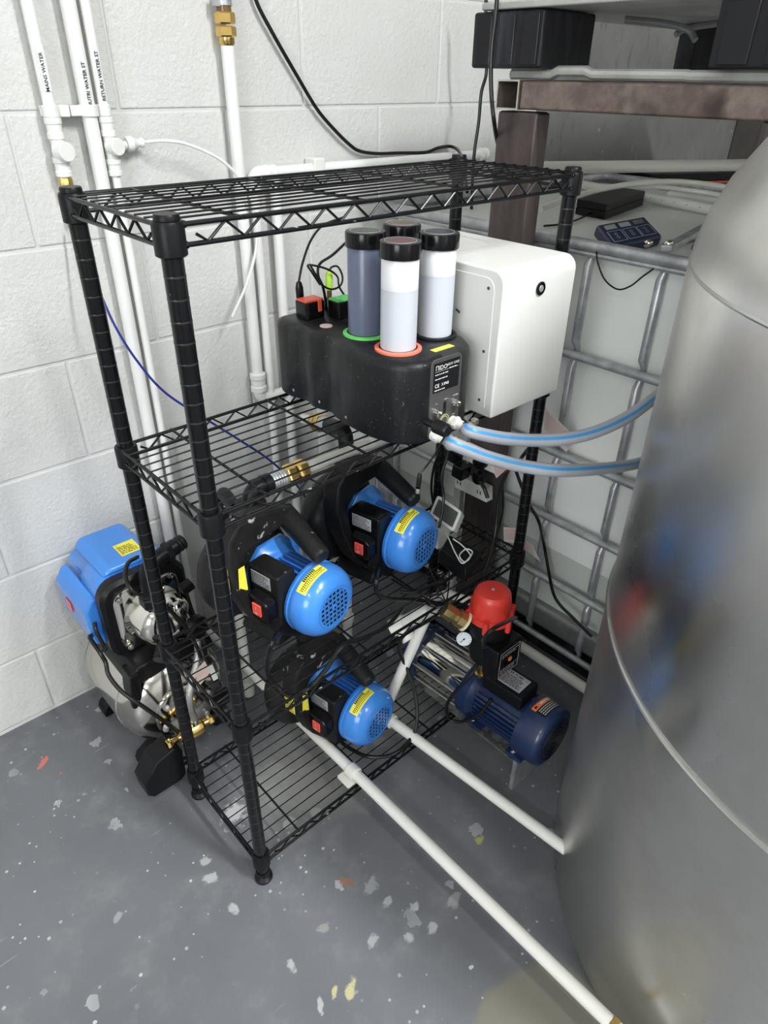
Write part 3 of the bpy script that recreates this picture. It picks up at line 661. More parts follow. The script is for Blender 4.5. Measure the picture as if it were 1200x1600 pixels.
t = thing('adaptor_lead', 'thin black lead running from the adaptor box behind the rack post', 'cable', on(900, 350))
build(MB().tube(spline([on(928, 330, TZ + 0.012), on(905, 342, TZ + 0.006), on(880, 350, TZ + 0.004), on(850, 353, TZ + 0.004)]), 0.0025, 8), 'lead', M_rubber, t)
# meter
t = thing('blue_tri_meter', 'navy blue three-display water meter lying on the tank cage rail', 'meter', on(985, 360))
a, b, c = at(940, 372, z=1.128), at(1033, 378, z=1.128), at(957, 343, z=1.145)
# face plane: left-bottom, right-bottom, left-top
fl_, frr, tl, tr_ = at(952, 364, z=1.135), at(1040, 372, z=1.130), at(950, 345, z=1.152), at(1003, 334, z=1.152)
mux = at(1008, 392 - 10, z=1.132) - at(942, 372, z=1.132)
# corners seen in the photograph: near-left, near-right, far-right, far-left
nl, nr, frt, flt = at(955, 380, z=1.130), at(1040, 372, z=1.130), at(1003, 334, z=1.150), at(935, 355, z=1.150)
mux = ((nr - nl) + (frt - flt)) / 4; muy = ((flt - nl) + (frt - nr)) / 4; mc = (nl + nr + frt + flt) / 4; mn = mux.cross(muy).normalized()
if mn.z < 0: mn = -mn
build(MB().obox(mc - mn * 0.012, mux, muy, mn * 0.012), 'meter_body', M_navyp, t, 0.006, bseg=3)
def mp(u, v, l=0.0006): return mc + mux * u + muy * v + mn * l
for i, u in enumerate((-0.60, -0.02, 0.55)):
    q = [mp(u - 0.22, 0.35), mp(u + 0.22, 0.35), mp(u + 0.22, 0.75), mp(u - 0.22, 0.75)]
    build(MB().quad(*q), 'display', M_label if i < 2 else M_screen, t, smooth=0)
ln = MB()
for i, u in enumerate((-0.60, -0.0, 0.58)):
    for (a0, b0, a1, b1) in ((-.27, -.75, .27, -.72), (-.27, .15, .27, .18), (-.27, -.75, -.25, .18), (.25, -.75, .27, .18)):
        ln.quad(mp(u + a0, b0, .0008), mp(u + a1, b0, .0008), mp(u + a1, b1, .0008), mp(u + a0, b1, .0008))
    for cy in (-0.12, -0.4):
        for k in range(10):
            a1, a2 = 2 * pi * k / 10, 2 * pi * (k + 1) / 10; R1, R2 = 0.11, 0.085
            ln.quad(mp(u + .5 * R1 * cos(a1), cy + R1 * sin(a1), .0008), mp(u + .5 * R1 * cos(a2), cy + R1 * sin(a2), .0008), mp(u + .5 * R2 * cos(a2), cy + R2 * sin(a2), .0008), mp(u + .5 * R2 * cos(a1), cy + R2 * sin(a1), .0008))
for o_ in ():
    pass
build(ln, 'printed_lines', M_binkk, t, smooth=0)
for k, (px, py) in enumerate(((1012, 381), (1043, 382))):
    p = at(px, py, z=1.128); build(MB().lathe([(0.004, 0), (0.007, 0.002), (0.007, 0.008), (0.005, 0.010), (0.006, 0.012), (0.006, 0.018)], p - mux.normalized() * 0.008, mux.normalized() + V((0, 0, .1)), 14), 'bnc_plug', M_chrome, t)
t = thing('meter_probe_lead', 'thin black lead with a loop at the meter plug beside the vat', 'cable', on(1070, 378))
build(MB().tube(spline([at(1050, 385, z=1.125), at(1075, 378, z=1.115), at(1100, 372, z=1.113), at(1125, 362, z=1.113)]), 0.0028, 8), 'lead', M_rubber, t)
build(MB().tube(spline([at(1100, 385, z=1.113), at(1084, 383, z=1.113), at(1083, 392, z=1.113), at(1095, 397, z=1.113)]), 0.0022, 8), 'loop', M_rubber, t)
t = thing('drooping_sensor_wire', 'thin black wire drooping across the caged tank below its top rail', 'cable', (IX, 0, 1.05))
build(MB().tube(spline([at(932, 393, x=IX - 0.016), at(934, 410, x=IX - 0.014), at(945, 437, x=IX - 0.010), at(965, 452, x=IX - .008), at(985, 447, x=IX - 0.008), at(1003, 433, x=IX - 0.010), at(1021, 420, x=IX - 0.016)]), 0.0017, 8), 'wire', M_rubber, t)

# ================================================================= DOSING UNIT
dz0, dz1 = 0.9125, 1.050
du = thing('dosing_unit', 'black scuffed nutrient dosing unit with four bottles on the second shelf', 'dosing unit', (0.41, 0.1, dz0))
plan = [(0.330, 0.285), (0.316, 0.278), (0.308, 0.262), (0.307, 0.238), (0.314, 0.215), (0.316, 0.200), (0.310, 0.182), (0.309, 0.165), (0.316, 0.145), (0.318, 0.132), (0.311, 0.115), (0.306, 0.085), (0.3045, 0.05), (0.306, 0.015), (0.314, -0.018), (0.328, -0.042), (0.345, -0.055), (0.360, -0.058),
        (0.436, -0.058), (0.458, -0.052), (0.480, -0.036), (0.495, -0.012), (0.503, 0.02), (0.504, 0.06), (0.503, 0.24), (0.495, 0.27), (0.478, 0.285)]
cxp = sum(p[0] for p in plan) / len(plan); cyp = sum(p[1] for p in plan) / len(plan)
def ring(s_in, z): 
    out = []
    n = len(plan)
    for i, p in enumerate(plan):
        a, b = V(plan[i - 1]), V(plan[(i + 1) % n]); tg = (b - a).normalized(); nn = V((tg.y, -tg.x)) * -1
        q = V(p) + nn * s_in if False else V(p) + (V((-tg.y, tg.x)) * s_in)
        out.append(V((q.x, q.y, z)))
    return out
rings = [ring(0.004, dz0), ring(0.0, dz0 + 0.006), ring(0, dz1 - 0.014), ring(0.0012, dz1 - 0.008), ring(0.005, dz1 - 0.003), ring(0.012, dz1)]
build(MB().loft(rings), 'body_shell', M_shell, du, smooth=50)
for x_, y_ in ((0.309, 0.228), (0.3115, 0.155), (0.306, 0.075)):
    build(MB().lathe([(0.0026, 0), (0.0026, 0.001)], (x_ + 0.0005, y_, dz0 + 0.016), (-1, 0, 0), 12), 'screw', M_galv, du)
fp = MB().prism(rrect(0.070, 0.134, 0.010, 4, 0.400, dz0 + 0.070), (0, -0.0575, 0), X3, Z3, (0, -0.0028, 0))
pn = build(fp, 'rear_panel', M_panel, du, 0.0008)
PYN = -0.0604
def ppt(u, v): return V((0.400 + u, PYN, dz0 + v))
build(MB().box(0.3705, 0.4285, PYN - 0.0004, PYN, dz0 + 0.083, dz0 + 0.131), 'rating_label', M_labeld, pn)
tx = MB(); ux, uy = X3, Z3; L_ = 0.0007
ink0 = V((0, -0.0009, 0))
def ptext(s, u, v, size, al='LEFT', bold=0.0): text(tx, s, ppt(u, v) + ink0, X3, Z3, size, al, bold)
ptext('\u03a0IDO', -0.027, 0.1195, 0.0105, 'LEFT', 0.0)
ptext('NIDO ONE', 0.026, 0.1225, 0.0058, 'RIGHT')
scrawl(tx, ppt(0.004, 0.120) + ink0, X3, Z3, 0.022, 0.0035, 1, 0.4, seed=3)
scrawl(tx, ppt(-0.027, 0.1145) + ink0, X3, Z3, 0.030, 0.0035, 1, 0.4, seed=4)
scrawl(tx, ppt(-0.027, 0.107) + ink0, X3, Z3, 0.028, 0.0035, 1, 0.4, seed=5)
ptext('CE', -0.027, 0.0915, 0.0085, 'LEFT', 0.01); ptext('X', -0.012, 0.0920, 0.0075); ptext('IP65', -0.006, 0.0925, 0.0062, 'LEFT', 0.02)
scrawl(tx, ppt(-0.027, 0.0885) + ink0, X3, Z3, 0.024, 0.003, 1, 0.5, seed=6)
tx.quad(ppt(-0.027, 0.1170) + ink0, ppt(0.026, 0.1170) + ink0, ppt(0.026, 0.1173) + ink0, ppt(-0.027, 0.1173) + ink0)
ptext('USB', 0.000, 0.066, 0.0034, 'CENTER'); ptext('POWER', 0.023, 0.067, 0.0036, 'CENTER'); ptext('WIFI', 0.018, 0.034, 0.003); ptext('OUT', 0.018, 0.026, 0.003); ptext('IN', -0.026, 0.022, 0.003); ptext('~', -0.021, 0.062, 0.008, 'CENTER'); ptext('\u2022', -0.021, 0.032, 0.006)
build(tx, 'panel_print', M_winkk, pn, smooth=0)
for (u, v) in ((-0.021, 0.050), (0.023, 0.055)):
    build(MB().lathe([(0.0065, 0), (0.0065, 0.004), (0.0058, 0.005), (0.0058, 0.010), (0.0045, 0.0101), (0.0045, 0.004)], ppt(u, v), (0, -1, 0), 18), 'socket', M_chrome, pn)
build(MB().box(0.397, 0.403, PYN - 0.0006, PYN, dz0 + 0.042, dz0 + 0.062), 'usb_slot', M_labeld, pn)
yr = MB()
for R in (0.0105, 0.0075): yr.tube([ppt(0.001 + R * cos(a), 0.029 + R * sin(a)) + V((0, -0.0004, 0)) for a in [2 * pi * k / 24 for k in range(24)]], 0.0005, 6, closed=True)
build(yr, 'button_ring', mat('pale_gold_ink', (0.75, 0.72, 0.40), 0.4), pn)
build(MB().lathe([(0.006, 0), (0.006, 0.001)], ppt(0.001, 0.029), (0, -1, 0), 20), 'touch_button', M_grey, pn)
def rings_(x, y, m, R=0.0375, r0=0.031):
    build(MB().lathe([(R, 0), (R, 0.0035), (R - 0.002, 0.0045), (r0, 0.0045), (r0, 0.0005)], (x, y, dz1 - 0.0005), Z3, 36, caps=False), 'bottle_ring', m, du)
BP = [(0.3650, 0.0140), (0.3750, 0.1040), (0.4580, 0.0250), (0.4630, 0.1150)]
rings_(*BP[0], M_rring); rings_(*BP[1], M_gring); rings_(*BP[2], M_plastic); rings_(*BP[3], M_grey)
build(MB().obox((0.420, -0.030, dz1 + 0.0003), (0.022, -0.000, 0), (0, 0.006, 0), (0, 0, 0.0003)), 'yellow_sticker', M_yel, du)
for (x, y, tm) in ((0.362, 0.238, M_rtab), (0.408, 0.205, M_gtab)):
    hd = build(MB().prism(rrect(0.042, 0.036, 0.006, 3, x, y), (0, 0, dz1), X3, Y3, (0, 0, 0.030)), 'pump_head', M_blackg, du, 0.002)
    build(MB().box(x - 0.021, x + 0.018, y - 0.017, y + 0.012, dz1 + 0.0302, dz1 + 0.0335).box(x + 0.004, x + 0.012, y - 0.0195, y - 0.0165, dz1 + 0.012, dz1 + 0.0335), 'coloured_tab', tm, hd, 0.001)
build(MB().lathe([(0.011, 0), (0.011, 0.0008)], (0.3500, 0.178, dz1), Z3, 24), 'pink_disc', mat('pink_print', (0.85, 0.62, 0.66), 0.5), du)
build(MB().lathe([(0.012, 0.0), (0.016, 0.0004), (0.016, 0.010), (0.010, 0.014)], (0.445, 0.245, dz1), Z3, 20), 'probe_gland', M_plastic, du)
def cable(name, label, pts, r, m=M_rubber, n=8, cat='cable', part='cable_run'):
    pts = [V(p) for p in pts]
    t = thing(name, label, cat, pts[0]); build(MB().tube(spline(pts, n), r, 10), part, m, t); return t
# probes
t = thing('black_sensor_probe', 'black cylindrical sensor probe standing at far left end of dosing unit', 'probe', (0.372, 0.275, dz1))
pb = at(471, 492, y=0.272); pt = at(469, 440, y=0.272)
pb = V((pb.x, 0.272, dz1)); pt = V((pt.x - 0.003, 0.272, pt.z))
build(MB().lathe([(0.0065, 0), (0.0072, 0.004), (0.0072, (pt - pb).length - 0.01), (0.0045, (pt - pb).length)], pb, pt - pb, 16), 'probe_body', M_blackg, t)
cb1 = [at(a, b, y=yy) for a, b, yy in [(469, 438, .272), (473, 410, .28), (486, 375, .30), (505, 352, .33), (535, 340, .36)]]
build(MB().tube(spline([pt] + cb1[1:]), 0.0022, 8), 'probe_lead', M_rubber, t)
t = thing('lime_sensor_probe', 'lime green topped sensor probe standing in the dosing unit', 'probe', (0.445, 0.245, dz1 + .014))
px_ = at(515, 470, y=0.245).x
zt_ = at(517, 423, y=0.245).z; zm = at(517, 452, y=0.245).z
build(MB().lathe([(0.0045, 0), (0.0045, zm - dz1 - 0.004)], (px_, 0.245, dz1 + 0.004), Z3, 14), 'amber_stem', M_amber, t)
build(MB().lathe([(0.0062, 0), (0.0066, 0.003), (0.0066, zt_ - zm - 0.006), (0.0035, zt_ - zm)], (px_, 0.245, zm), Z3, 16), 'lime_cap', M_lime, t)
build(MB().tube(spline([V((px_, 0.245, zt_)), at(519, 417, y=.245), at(528, 417, y=.24), at(535, 432, y=.235), at(532, 446, y=.23), at(518, 452, y=.225), at(503, 445, y=.225), at(495, 432, y=.225), at(485, 415, y=.225)]), 0.0018, 8), 'probe_lead', M_rubber, t)
t = cable('thin_plug_lead', 'thin black lead with plug entering dosing unit between red and green pumps', [V((0.412, 0.255, dz1 + 0.004)), at(505, 450, y=.255), at(497, 430, y=.255), at(500, 412, y=.26), at(520, 398, y=.29), at(545, 375, y=.32), at(560, 366, y=.33)], 0.0026)
build(MB().lathe([(0.004, 0), (0.0045, 0.002), (0.0045, 0.016), (0.003, 0.022)], (0.412, 0.255, dz1), Z3, 12), 'plug', M_rubber, t)
t = cable('looping_plug_lead', 'looping thin black lead entering dosing unit beside the green pump', [V((0.450, 0.225, dz1 + 0.004)), at(531, 450, y=.225), at(527, 432, y=.23), at(510, 420, y=.235), at(482, 414, y=.24), at(487, 425, y=.24), at(500, 445, y=.24)], 0.0018)
build(MB().lathe([(0.0038, 0), (0.004, 0.002), (0.004, 0.014), (0.0025, 0.02)], (0.450, 0.225, dz1), Z3, 12), 'plug', M_rubber, t)
# bottles
def bottle(i, label, body, top, lvl, captint):
    x, y = BP[i]; z0 = dz1 + 0.001; R = 0.0285; zt = 1.199 - dz1
    t = thing('nutrient_bottle', label, 'bottle', (x, y, z0), group=None)
    prof = [(R * 0.9, 0.0), (R, 0.003), (R, zt - 0.014), (R * 0.94, zt - 0.010), (R * 0.94, zt - 0.008)]
    if lvl:
        build(MB().lathe([(R * 0.9, 0.0), (R, 0.003), (R, lvl)], (x, y, z0), Z3, 36), 'filled_part', body, t)
        build(MB().lathe([(R, lvl), (R, zt - 0.014), (R * 0.94, zt - 0.010), (R * 0.94, zt - 0.006)], (x, y, z0), Z3, 36), 'empty_part', top, t)
    else: build(MB().lathe(prof, (x, y, z0), Z3, 36), 'bottle_body', body, t)
    cz = z0 + zt - 0.011
    seg = 48
    c = MB(); rr = []
    for r, h in ((0.0315, 0), (0.0318, 0.002), (0.0318, 0.020), (0.0308, 0.0225), (0.028, 0.0230)):
        rr.append([V((x + (r - (0.0006 if (k % 2 and h < 0.021) else 0)) * cos(2 * pi * k / seg), y + (r - (0.0006 if (k % 2 and h < 0.021) else 0)) * sin(2 * pi * k / seg), cz + h)) for k in range(seg)])
    c.loft(rr); cp = build(c, 'screw_cap', M_blackg, t, smooth=50)
    build(MB().lathe([(0.0225, 0), (0.0225, 0.0006)], (x, y, cz + 0.0229), Z3, 32), 'cap_disc', captint, cp)
    rg = MB().tube([(x + 0.0238 * cos(a), y + 0.0238 * sin(a), cz + 0.0233) for a in [2 * pi * k / 32 for k in range(32)]], 0.0004, 5, closed=True)
    build(rg, 'cap_print_ring', M_label, cp)
    return t
bottle(0, 'frosted bottle of clear liquid with maroon cap disc in the coral ring', M_liq, M_nut_g, 0.094, mat('maroon_disc', (0.10, 0.02, 0.02), 0.25))
bottle(1, 'slate blue liquid bottle with green-tinted cap in the green ring', M_liqb, None, 0, mat('green_disc', (0.03, 0.05, 0.02), 0.25))
bottle(2, 'frosted bottle of clear liquid nearest the white control box', M_liq, M_nut_g, 0.099, mat('blueblack_disc', (0.012, 0.014, 0.03), 0.25))
bottle(3, 'hindmost dark bottle with amber cap print behind the coral-ringed one', M_liqbt, None, 0, mat('amber_disc', (0.10, 0.06, 0.02), 0.25))

# ================================================================= WHITE CONTROL BOX
wx0, wx1, wy0, wy1, wz0, wz1 = 0.5155, 0.7115, -0.066, 0.215, 0.9105, 1.159
wc = thing('white_control_box', 'white powder-coated control box with round button beside dosing unit', 'control box', (0.6, 0.07, wz0))
# main skin: rounded along x=const top edges at front-top and right-top as one lofted profile
prf = []
hh = wz1 - wz0
R_ = 0.024
for a in range(0, 91, 15): prf.append((wy0 + R_ - R_ * cos(radians(a)), wz1 - R_ + R_ * sin(radians(a))))
poly = [(wy1, wz0), (wy0, wz0)] + prf + [(wy1, wz1)]
build(MB().prism([(p[0], p[1]) for p in poly], (wx0, 0, 0), Y3, Z3, (wx1 - wx0, 0, 0)), 'box_shell', M_wbox, wc, 0.004, bseg=3)
# left side cover
sp = [(wy0 + 0.016, wz0 + 0.016), (wy1 - 0.010, wz0 + 0.016), (wy1 - 0.010, wz1 - 0.014)] + [(wy0 + 0.036 - 0.018 * sin(radians(a)), wz1 - 0.034 + 0.020 * cos(radians(a))) for a in range(0, 91, 15)]
sd = build(MB().prism(sp, (wx0 - 0.0014, 0, 0), Y3, Z3, (0.0018, 0, 0)), 'side_cover', M_wbox, wc, 0.0005)
for (y, z) in ((wy0 + 0.030, wz1 - 0.030), (wy0 + 0.028, wz0 + 0.115), (wy0 + 0.028, wz0 + 0.028), (wy1 - 0.022, wz1 - 0.028), (wy1 - 0.022, wz0 + 0.028)):
    build(MB().lathe([(0.0028, 0), (0.0028, 0.0008), (0.0018, 0.0012)], (wx0 - 0.0012, y, z), (-1, 0, 0), 12), 'screw', M_grey, sd)
bq = V((0.611, wy0, 1.119))
b_ = build(MB().lathe([(0.0105, 0), (0.0112, 0.0008), (0.0112, 0.003), (0.0095, 0.0042), (0.0080, 0.0042), (0.0078, 0.0028)], bq, (0, -1, 0), 28), 'push_button', M_blackg, wc)
build(MB().lathe([(0.0058, 0), (0.0052, 0.0008)], bq + V((0, -0.0029, 0)), (0, -1, 0), 24), 'button_centre', M_galv, b_)
t = cable('short_box_lead', 'short stub of black lead at the left side of the white box', [(wx0 - 0.001, 0.03, 1.081), (wx0 - 0.008, 0.022, 1.083), (wx0 - 0.013, 0.012, 1.082)], 0.0016)

# ================================================================= GREY HOSES
def striped_hose(name, label, pts, r):
    pts = spline(pts, 14); t = thing(name, label, 'hose', pts[0]); 
    build(MB().tube(pts, r, 20), 'hose_body', M_hose, t)
    mb = MB(); prevs = []
    n = len(pts)
    for off in (-0.24, -0.12, 0, 0.12, 0.24):
        row = []
        for i, p in enumerate(pts):
            d = (pts[min(i + 1, n - 1)] - pts[max(i - 1, 0)]).normalized()
            c = (V((-0.45, -0.60, 0.62))); c = (c - d * c.dot(d)).normalized(); s = d.cross(c)
            row.append(p + (c * cos(off) + s * sin(off)) * (r + 0.0004))
        prevs.append(row)
    P = [p for row in prevs for p in row]
    fs = [(a * n + i, a * n + i + 1, (a + 1) * n + i + 1, (a + 1) * n + i) for a in range(4) for i in range(n - 1)]
    mb.add(P, fs); build(mb, 'blue_stripe', M_hblue, t); return t
# fittings on the panel
f1, f2 = ppt(-0.024, 0.012), ppt(0.019, 0.022)
upe = V((VX - VR * 0.93, VY + VR * 0.37, 0.9))
hU = [f2 + V((0.004, -0.030, -0.003))] + [at(a, b, y=yy) for a, b, yy in [(735, 674, -0.108), (780, 684, -.135), (830, 688, -.165), (880, 686, -.20), (930, 675, -.22), (980, 652, -.225), (1022, 622, -.215), (1060, 592, -.19)]]
t = striped_hose('upper_grey_hose', 'upper grey hose with blue stripe from dosing unit to vat', hU, 0.0108)
cl = MB().lathe([(0.0115, -0.006), (0.0127, -0.005), (0.0127, 0.005), (0.0115, 0.006)], hU[0] + (hU[1] - hU[0]).normalized() * 0.008, hU[1] - hU[0], 20)
build(cl.box(hU[0].x + 0.006, hU[0].x + 0.014, hU[0].y - 0.013, hU[0].y - 0.003, hU[0].z + 0.008, hU[0].z + 0.016), 'hose_clamp', M_chrome, t)
build(hexnut(MB().lathe([(0.010, 0), (0.010, 0.014), (0.008, 0.014), (0.008, 0.030)], f2, (0.1, -1, -0.06), 18), f2 + V((0.001, -0.010, 0)), (0.1, -1, -0.06), 0.0112, 0.007), 'white_fitting', M_wplas, t)
hL = [f1 + V((0.004, -0.030, -0.003))] + [at(a, b, y=yy) for a, b, yy in [(710, 694, -0.11), (755, 712, -.14), (810, 727, -.175), (870, 735, -.22), (930, 733, -.23), (992, 725, -.215), (1050, 706, -.18)]]
t = striped_hose('lower_grey_hose', 'lower grey hose with blue stripe from dosing unit to vat', hL, 0.0108)
build(MB().lathe([(0.0115, -0.006), (0.0127, -0.005), (0.0127, 0.005), (0.0115, 0.006)], hL[0] + (hL[1] - hL[0]).normalized() * 0.008, hL[1] - hL[0], 20), 'hose_clamp', M_chrome, t)
build(hexnut(MB().lathe([(0.010, 0), (0.010, 0.014), (0.008, 0.014), (0.008, 0.030)], f1, (0.1, -1, -0.06), 18), f1 + V((0.001, -0.010, 0)), (0.1, -1, -0.06), 0.0112, 0.007), 'white_fitting', M_wplas, t)
# round plug on panel with lead down to a connector
t = thing('connector_lead', 'black lead with round plug hanging from dosing unit panel to connector', 'cable', ppt(-0.002, 0.014))
pq = at(691, 670, y=-0.098); pq.y = PYN
pq = V((pq.x, PYN, pq.z))
build(MB().lathe([(0.009, 0), (0.0112, 0.002), (0.0112, 0.024), (0.0085, 0.028)], pq + V((0, -0.022, 0)), (0, -1, 0), 18).cyl(pq, pq + V((0, -0.024, 0)), 0.006, 12), 'round_plug', M_rubber, t)
ce = at(656, 740, y=-0.08)
build(MB().tube(spline([pq + V((0, -0.050, 0)), at(686, 697, y=-.10), at(678, 712, y=-.095), at(665, 730, y=-.085), ce]), 0.0016, 8), 'lead', M_rubber, t)
ce2 = at(653, 765, y=-0.08)
build(MB().lathe([(0.003, 0), (0.0042, 0.004), (0.0042, 0.022), (0.0036, 0.023)], ce, ce2 - ce, 12), 'connector_body', M_rubber, t)
build(MB().lathe([(0.0046, 0), (0.0046, 0.007), (0.0038, 0.009)], ce2 - (ce2 - ce).normalized() * 0.003, ce2 - ce, 14), 'silver_tip', M_chrome, t)

# ================================================================= BLUE PUMPS (local coords: fan cap faces -y, base at z=0)
AX = 0.107
def pump_parts(t, clean, face_label, frame_sticker):
    fm_ = M_plastic if clean else M_dusty
    B = lambda mb, n, m, p=t, **k: build(mb, n, m, p, local=True, **k)
    # pump head disc and volute at the back
    B(MB().lathe([(0.060, 0.0), (0.088, 0.010), (0.100, 0.026), (0.103, 0.045), (0.100, 0.062), (0.086, 0.080), (0.05, 0.09)], (-0.030, 0.130, 0.125), (0, 1, 0), 40), 'pump_head', fm_)
    # motor flange
    B(MB().loft([[V((0.0 + r * cos(a) * 1.0, y, AX + 0.008 + r * sin(a))) for a in [2 * pi * k / 8 + pi / 8 for k in range(8)]] for r, y in ((0.056, 0.096), (0.066, 0.112), (0.078, 0.122), (0.078, 0.132))]), 'motor_flange', M_blue, bevel=0.003)
    body = B(MB().cyl((0, 0.01, AX), (0, 0.115, AX), 0.049, 32), 'motor_body', M_blued)
    fn = MB()
    for k in range(30):
        a = 2 * pi * k / 30
        if cos(a - pi) > 0.78: continue
        u = V((cos(a), 0, sin(a))); s = V((-sin(a), 0, cos(a)))
        fn.obox(V((0, 0.06, AX)) + u * 0.0515, u * 0.0065, (0, 0.050, 0), s * 0.0016)
    B(fn, 'cooling_fin', M_blued, body, smooth=0)
    # fan cap
    cap = B(MB().lathe([(0.066, 0.030), (0.0705, 0.026), (0.0715, 0.020), (0.0690, 0.0185), (0.0700, 0.016), (0.0715, 0.010), (0.0710, -0.004), (0.0670, -0.018), (0.0590, -0.029), (0.0500, -0.0345), (0.0440, -0.0355), (0.0430, -0.0335)], (0, 0, AX), (0, 1, 0), 56)
            , 'fan_cap', M_blue, smooth=50)
    # face grille: dark disc with a blue lattice
    B(MB().lathe([(0.043, 0), (0.043, 0.0006)], (0, -0.0343, AX), (0, 1, 0), 40), 'grille_dark', M_ink, cap)
    g = MB(); pit = 0.0106; R = 0.0425
    for i in range(-5, 6):
        o_ = (i + 0.5) * pit if False else i * pit + pit / 2
        if abs(o_) < R:
            h = math.sqrt(R * R - o_ * o_)
            g.box(o_ - 0.0015, o_ + 0.0015, -0.0352, -0.0344, AX - h, AX + h); g.box(-h, h, -0.0352, -0.0344, AX + o_ - 0.0015, AX + o_ + 0.0015)
    g.lathe([(0.0375, -0.0355), (0.0435, -0.0355), (0.0435, -0.0333), (0.0375, -0.0333)], (0, 0, AX), (0, 1, 0), 40, caps=False)
    g.lathe([(0.0060, -0.0362), (0.0060, -0.0337)], (0, 0, AX), (0, 1, 0), 20)
    G_ = B(g, 'fan_grille', M_blue, cap, smooth=30)
    B(MB().lathe([(0.0026, -0.0368), (0.0026, -0.036)], (0, 0, AX), (0, 1, 0), 12), 'centre_hole', M_ink, cap)
    # curved yellow warning sticker on the cap shoulder (upper left)
    ys = MB(); P = []; ka = 9
    for r, y in ((0.0722, 0.009), (0.0718, -0.004), (0.0700, -0.0120)):
        for k in range(ka):
            a = radians(137 - (137 - 82) * k / (ka - 1)); P.append(V((r * cos(a), y, AX + r * sin(a))))
    ys.add(P, [(i * ka + k, (i + 1) * ka + k, (i + 1) * ka + k + 1, i * ka + k + 1) for i in range(2) for k in range(ka - 1)])
    yst = B(ys, 'warning_sticker', M_yel, cap)
    yi = MB()
    for (r, y, h, s0, s1) in ((0.0724, 0.0055, 0.0030, 0.3, 0.72), (0.0722, 0.0000, 0.0012, 0.05, 0.95), (0.0720, -0.0035, 0.0010, 0.05, 0.9), (0.0712, -0.007, 0.0010, 0.1, 0.95)):
        k = s0
        while k < s1:
            a1 = radians(137 - 55 * k); a2 = radians(137 - 55 * (k + 0.04)); 
            yi.add([V((r * cos(a1), y - h, AX + r * sin(a1))), V((r * cos(a2), y - h, AX + r * sin(a2))), V((r * cos(a2), y + h, AX + r * sin(a2))), V((r * cos(a1), y + h, AX + r * sin(a1)))], [(0, 1, 2, 3)])
            k += 0.058
    B(yi, 'sticker_print', M_ink, cap, smooth=0)
    # control box on the left side
    cb_ = B(MB().box(-0.076, -0.030, 0.030, 0.110, 0.052, 0.186), 'control_box', M_blackg if clean else M_dusty, bevel=0.006)
    swh = B(MB().prism([(0.088, 0.095), (0.036, 0.095), (0.036, 0.134), (0.048, 0.144), (0.088, 0.144)], (-0.076, 0, 0), Y3, Z3, (-0.026, 0, 0)), 'switch_housing', M_blackg, cb_, bevel=0.004)
    B(MB().box(-0.1015, -0.1050, 0.050, 0.072, 0.106, 0.132), 'red_switch', M_switch, cb_, bevel=0.0015)
    tg = MB(); text(tg, 'I', (-0.1054, 0.061, 0.121), (0, -1, 0), Z3, 0.008, 'CENTER'); text(tg, 'O', (-0.1054, 0.061, 0.109), (0, -1, 0), Z3, 0.008, 'CENTER')
    B(tg, 'switch_marks', M_winkk, cb_, smooth=0)
    B(MB().box(-0.0767, -0.0758, 0.050, 0.098, 0.150, 0.178), 'rating_plate', M_label, cb_)
    B(scrawl(MB(), (-0.0769, 0.096, 0.177), (0, -1, 0), Z3, 0.044, 0.026, 7, 0.45, seed=11), 'plate_print', M_ink, cb_, smooth=0)
    # frame loop around the motor
    outer = [(0.050, 0.232), (0.046, 0.252), (0.0, 0.268), (-0.055, 0.280), (-0.092, 0.278), (-0.116, 0.254), (-0.126, 0.205), (-0.122, 0.145), (-0.104, 0.088), (-0.064, 0.036), (-0.022, 0.002), (0.045, 0.0), (0.058, 0.014), (0.048, 0.032), (0.002, 0.038), (-0.040, 0.056), (-0.076, 0.100), (-0.092, 0.148), (-0.094, 0.192), (-0.078, 0.214), (-0.035, 0.224), (0.012, 0.224), (0.030, 0.222)]
    fq = MB().prism(outer, (0, 0.098, 0), X3, Z3, (0, 0.040, 0))
    fq.v = [V((p.x, p.y - max(0.0, 0.19 - p.z) * 0.30, p.z)) for p in fq.v]
    fr_ = B(fq, 'carry_frame', fm_, bevel=0.006)
    B(MB().lathe([(0.015, 0), (0.021, 0.004), (0.0215, 0.03), (0.0205, 0.06), (0.0178, 0.122), (0.0170, 0.128), (0.0145, 0.131)], (0.036, 0.124, 0.238), (-0.20, -1, -0.33), 24), 'handle', fm_)
    B(MB().prism([(-0.055, 0.0), (0.055, 0.0), (0.060, 0.010), (0.030, 0.045), (-0.030, 0.045), (-0.060, 0.010)], (-0.01, 0.055, 0), X3, Z3, (0, 0.10, 0)), 'foot', fm_, bevel=0.005)
    B(MB().lathe([(0.018, 0), (0.020, 0.004), (0.020, 0.02), (0.014, 0.024)], (0.035, 0.070, 0.0), Z3, 18), 'drain_plug', fm_)
    # risers on top of pump head
    B(MB().lathe([(0.026, 0.0), (0.026, 0.035), (0.030, 0.037), (0.030, 0.050), (0.024, 0.053)], (0.0, 0.170, 0.205), Z3, 24), 'outlet_riser', fm_)
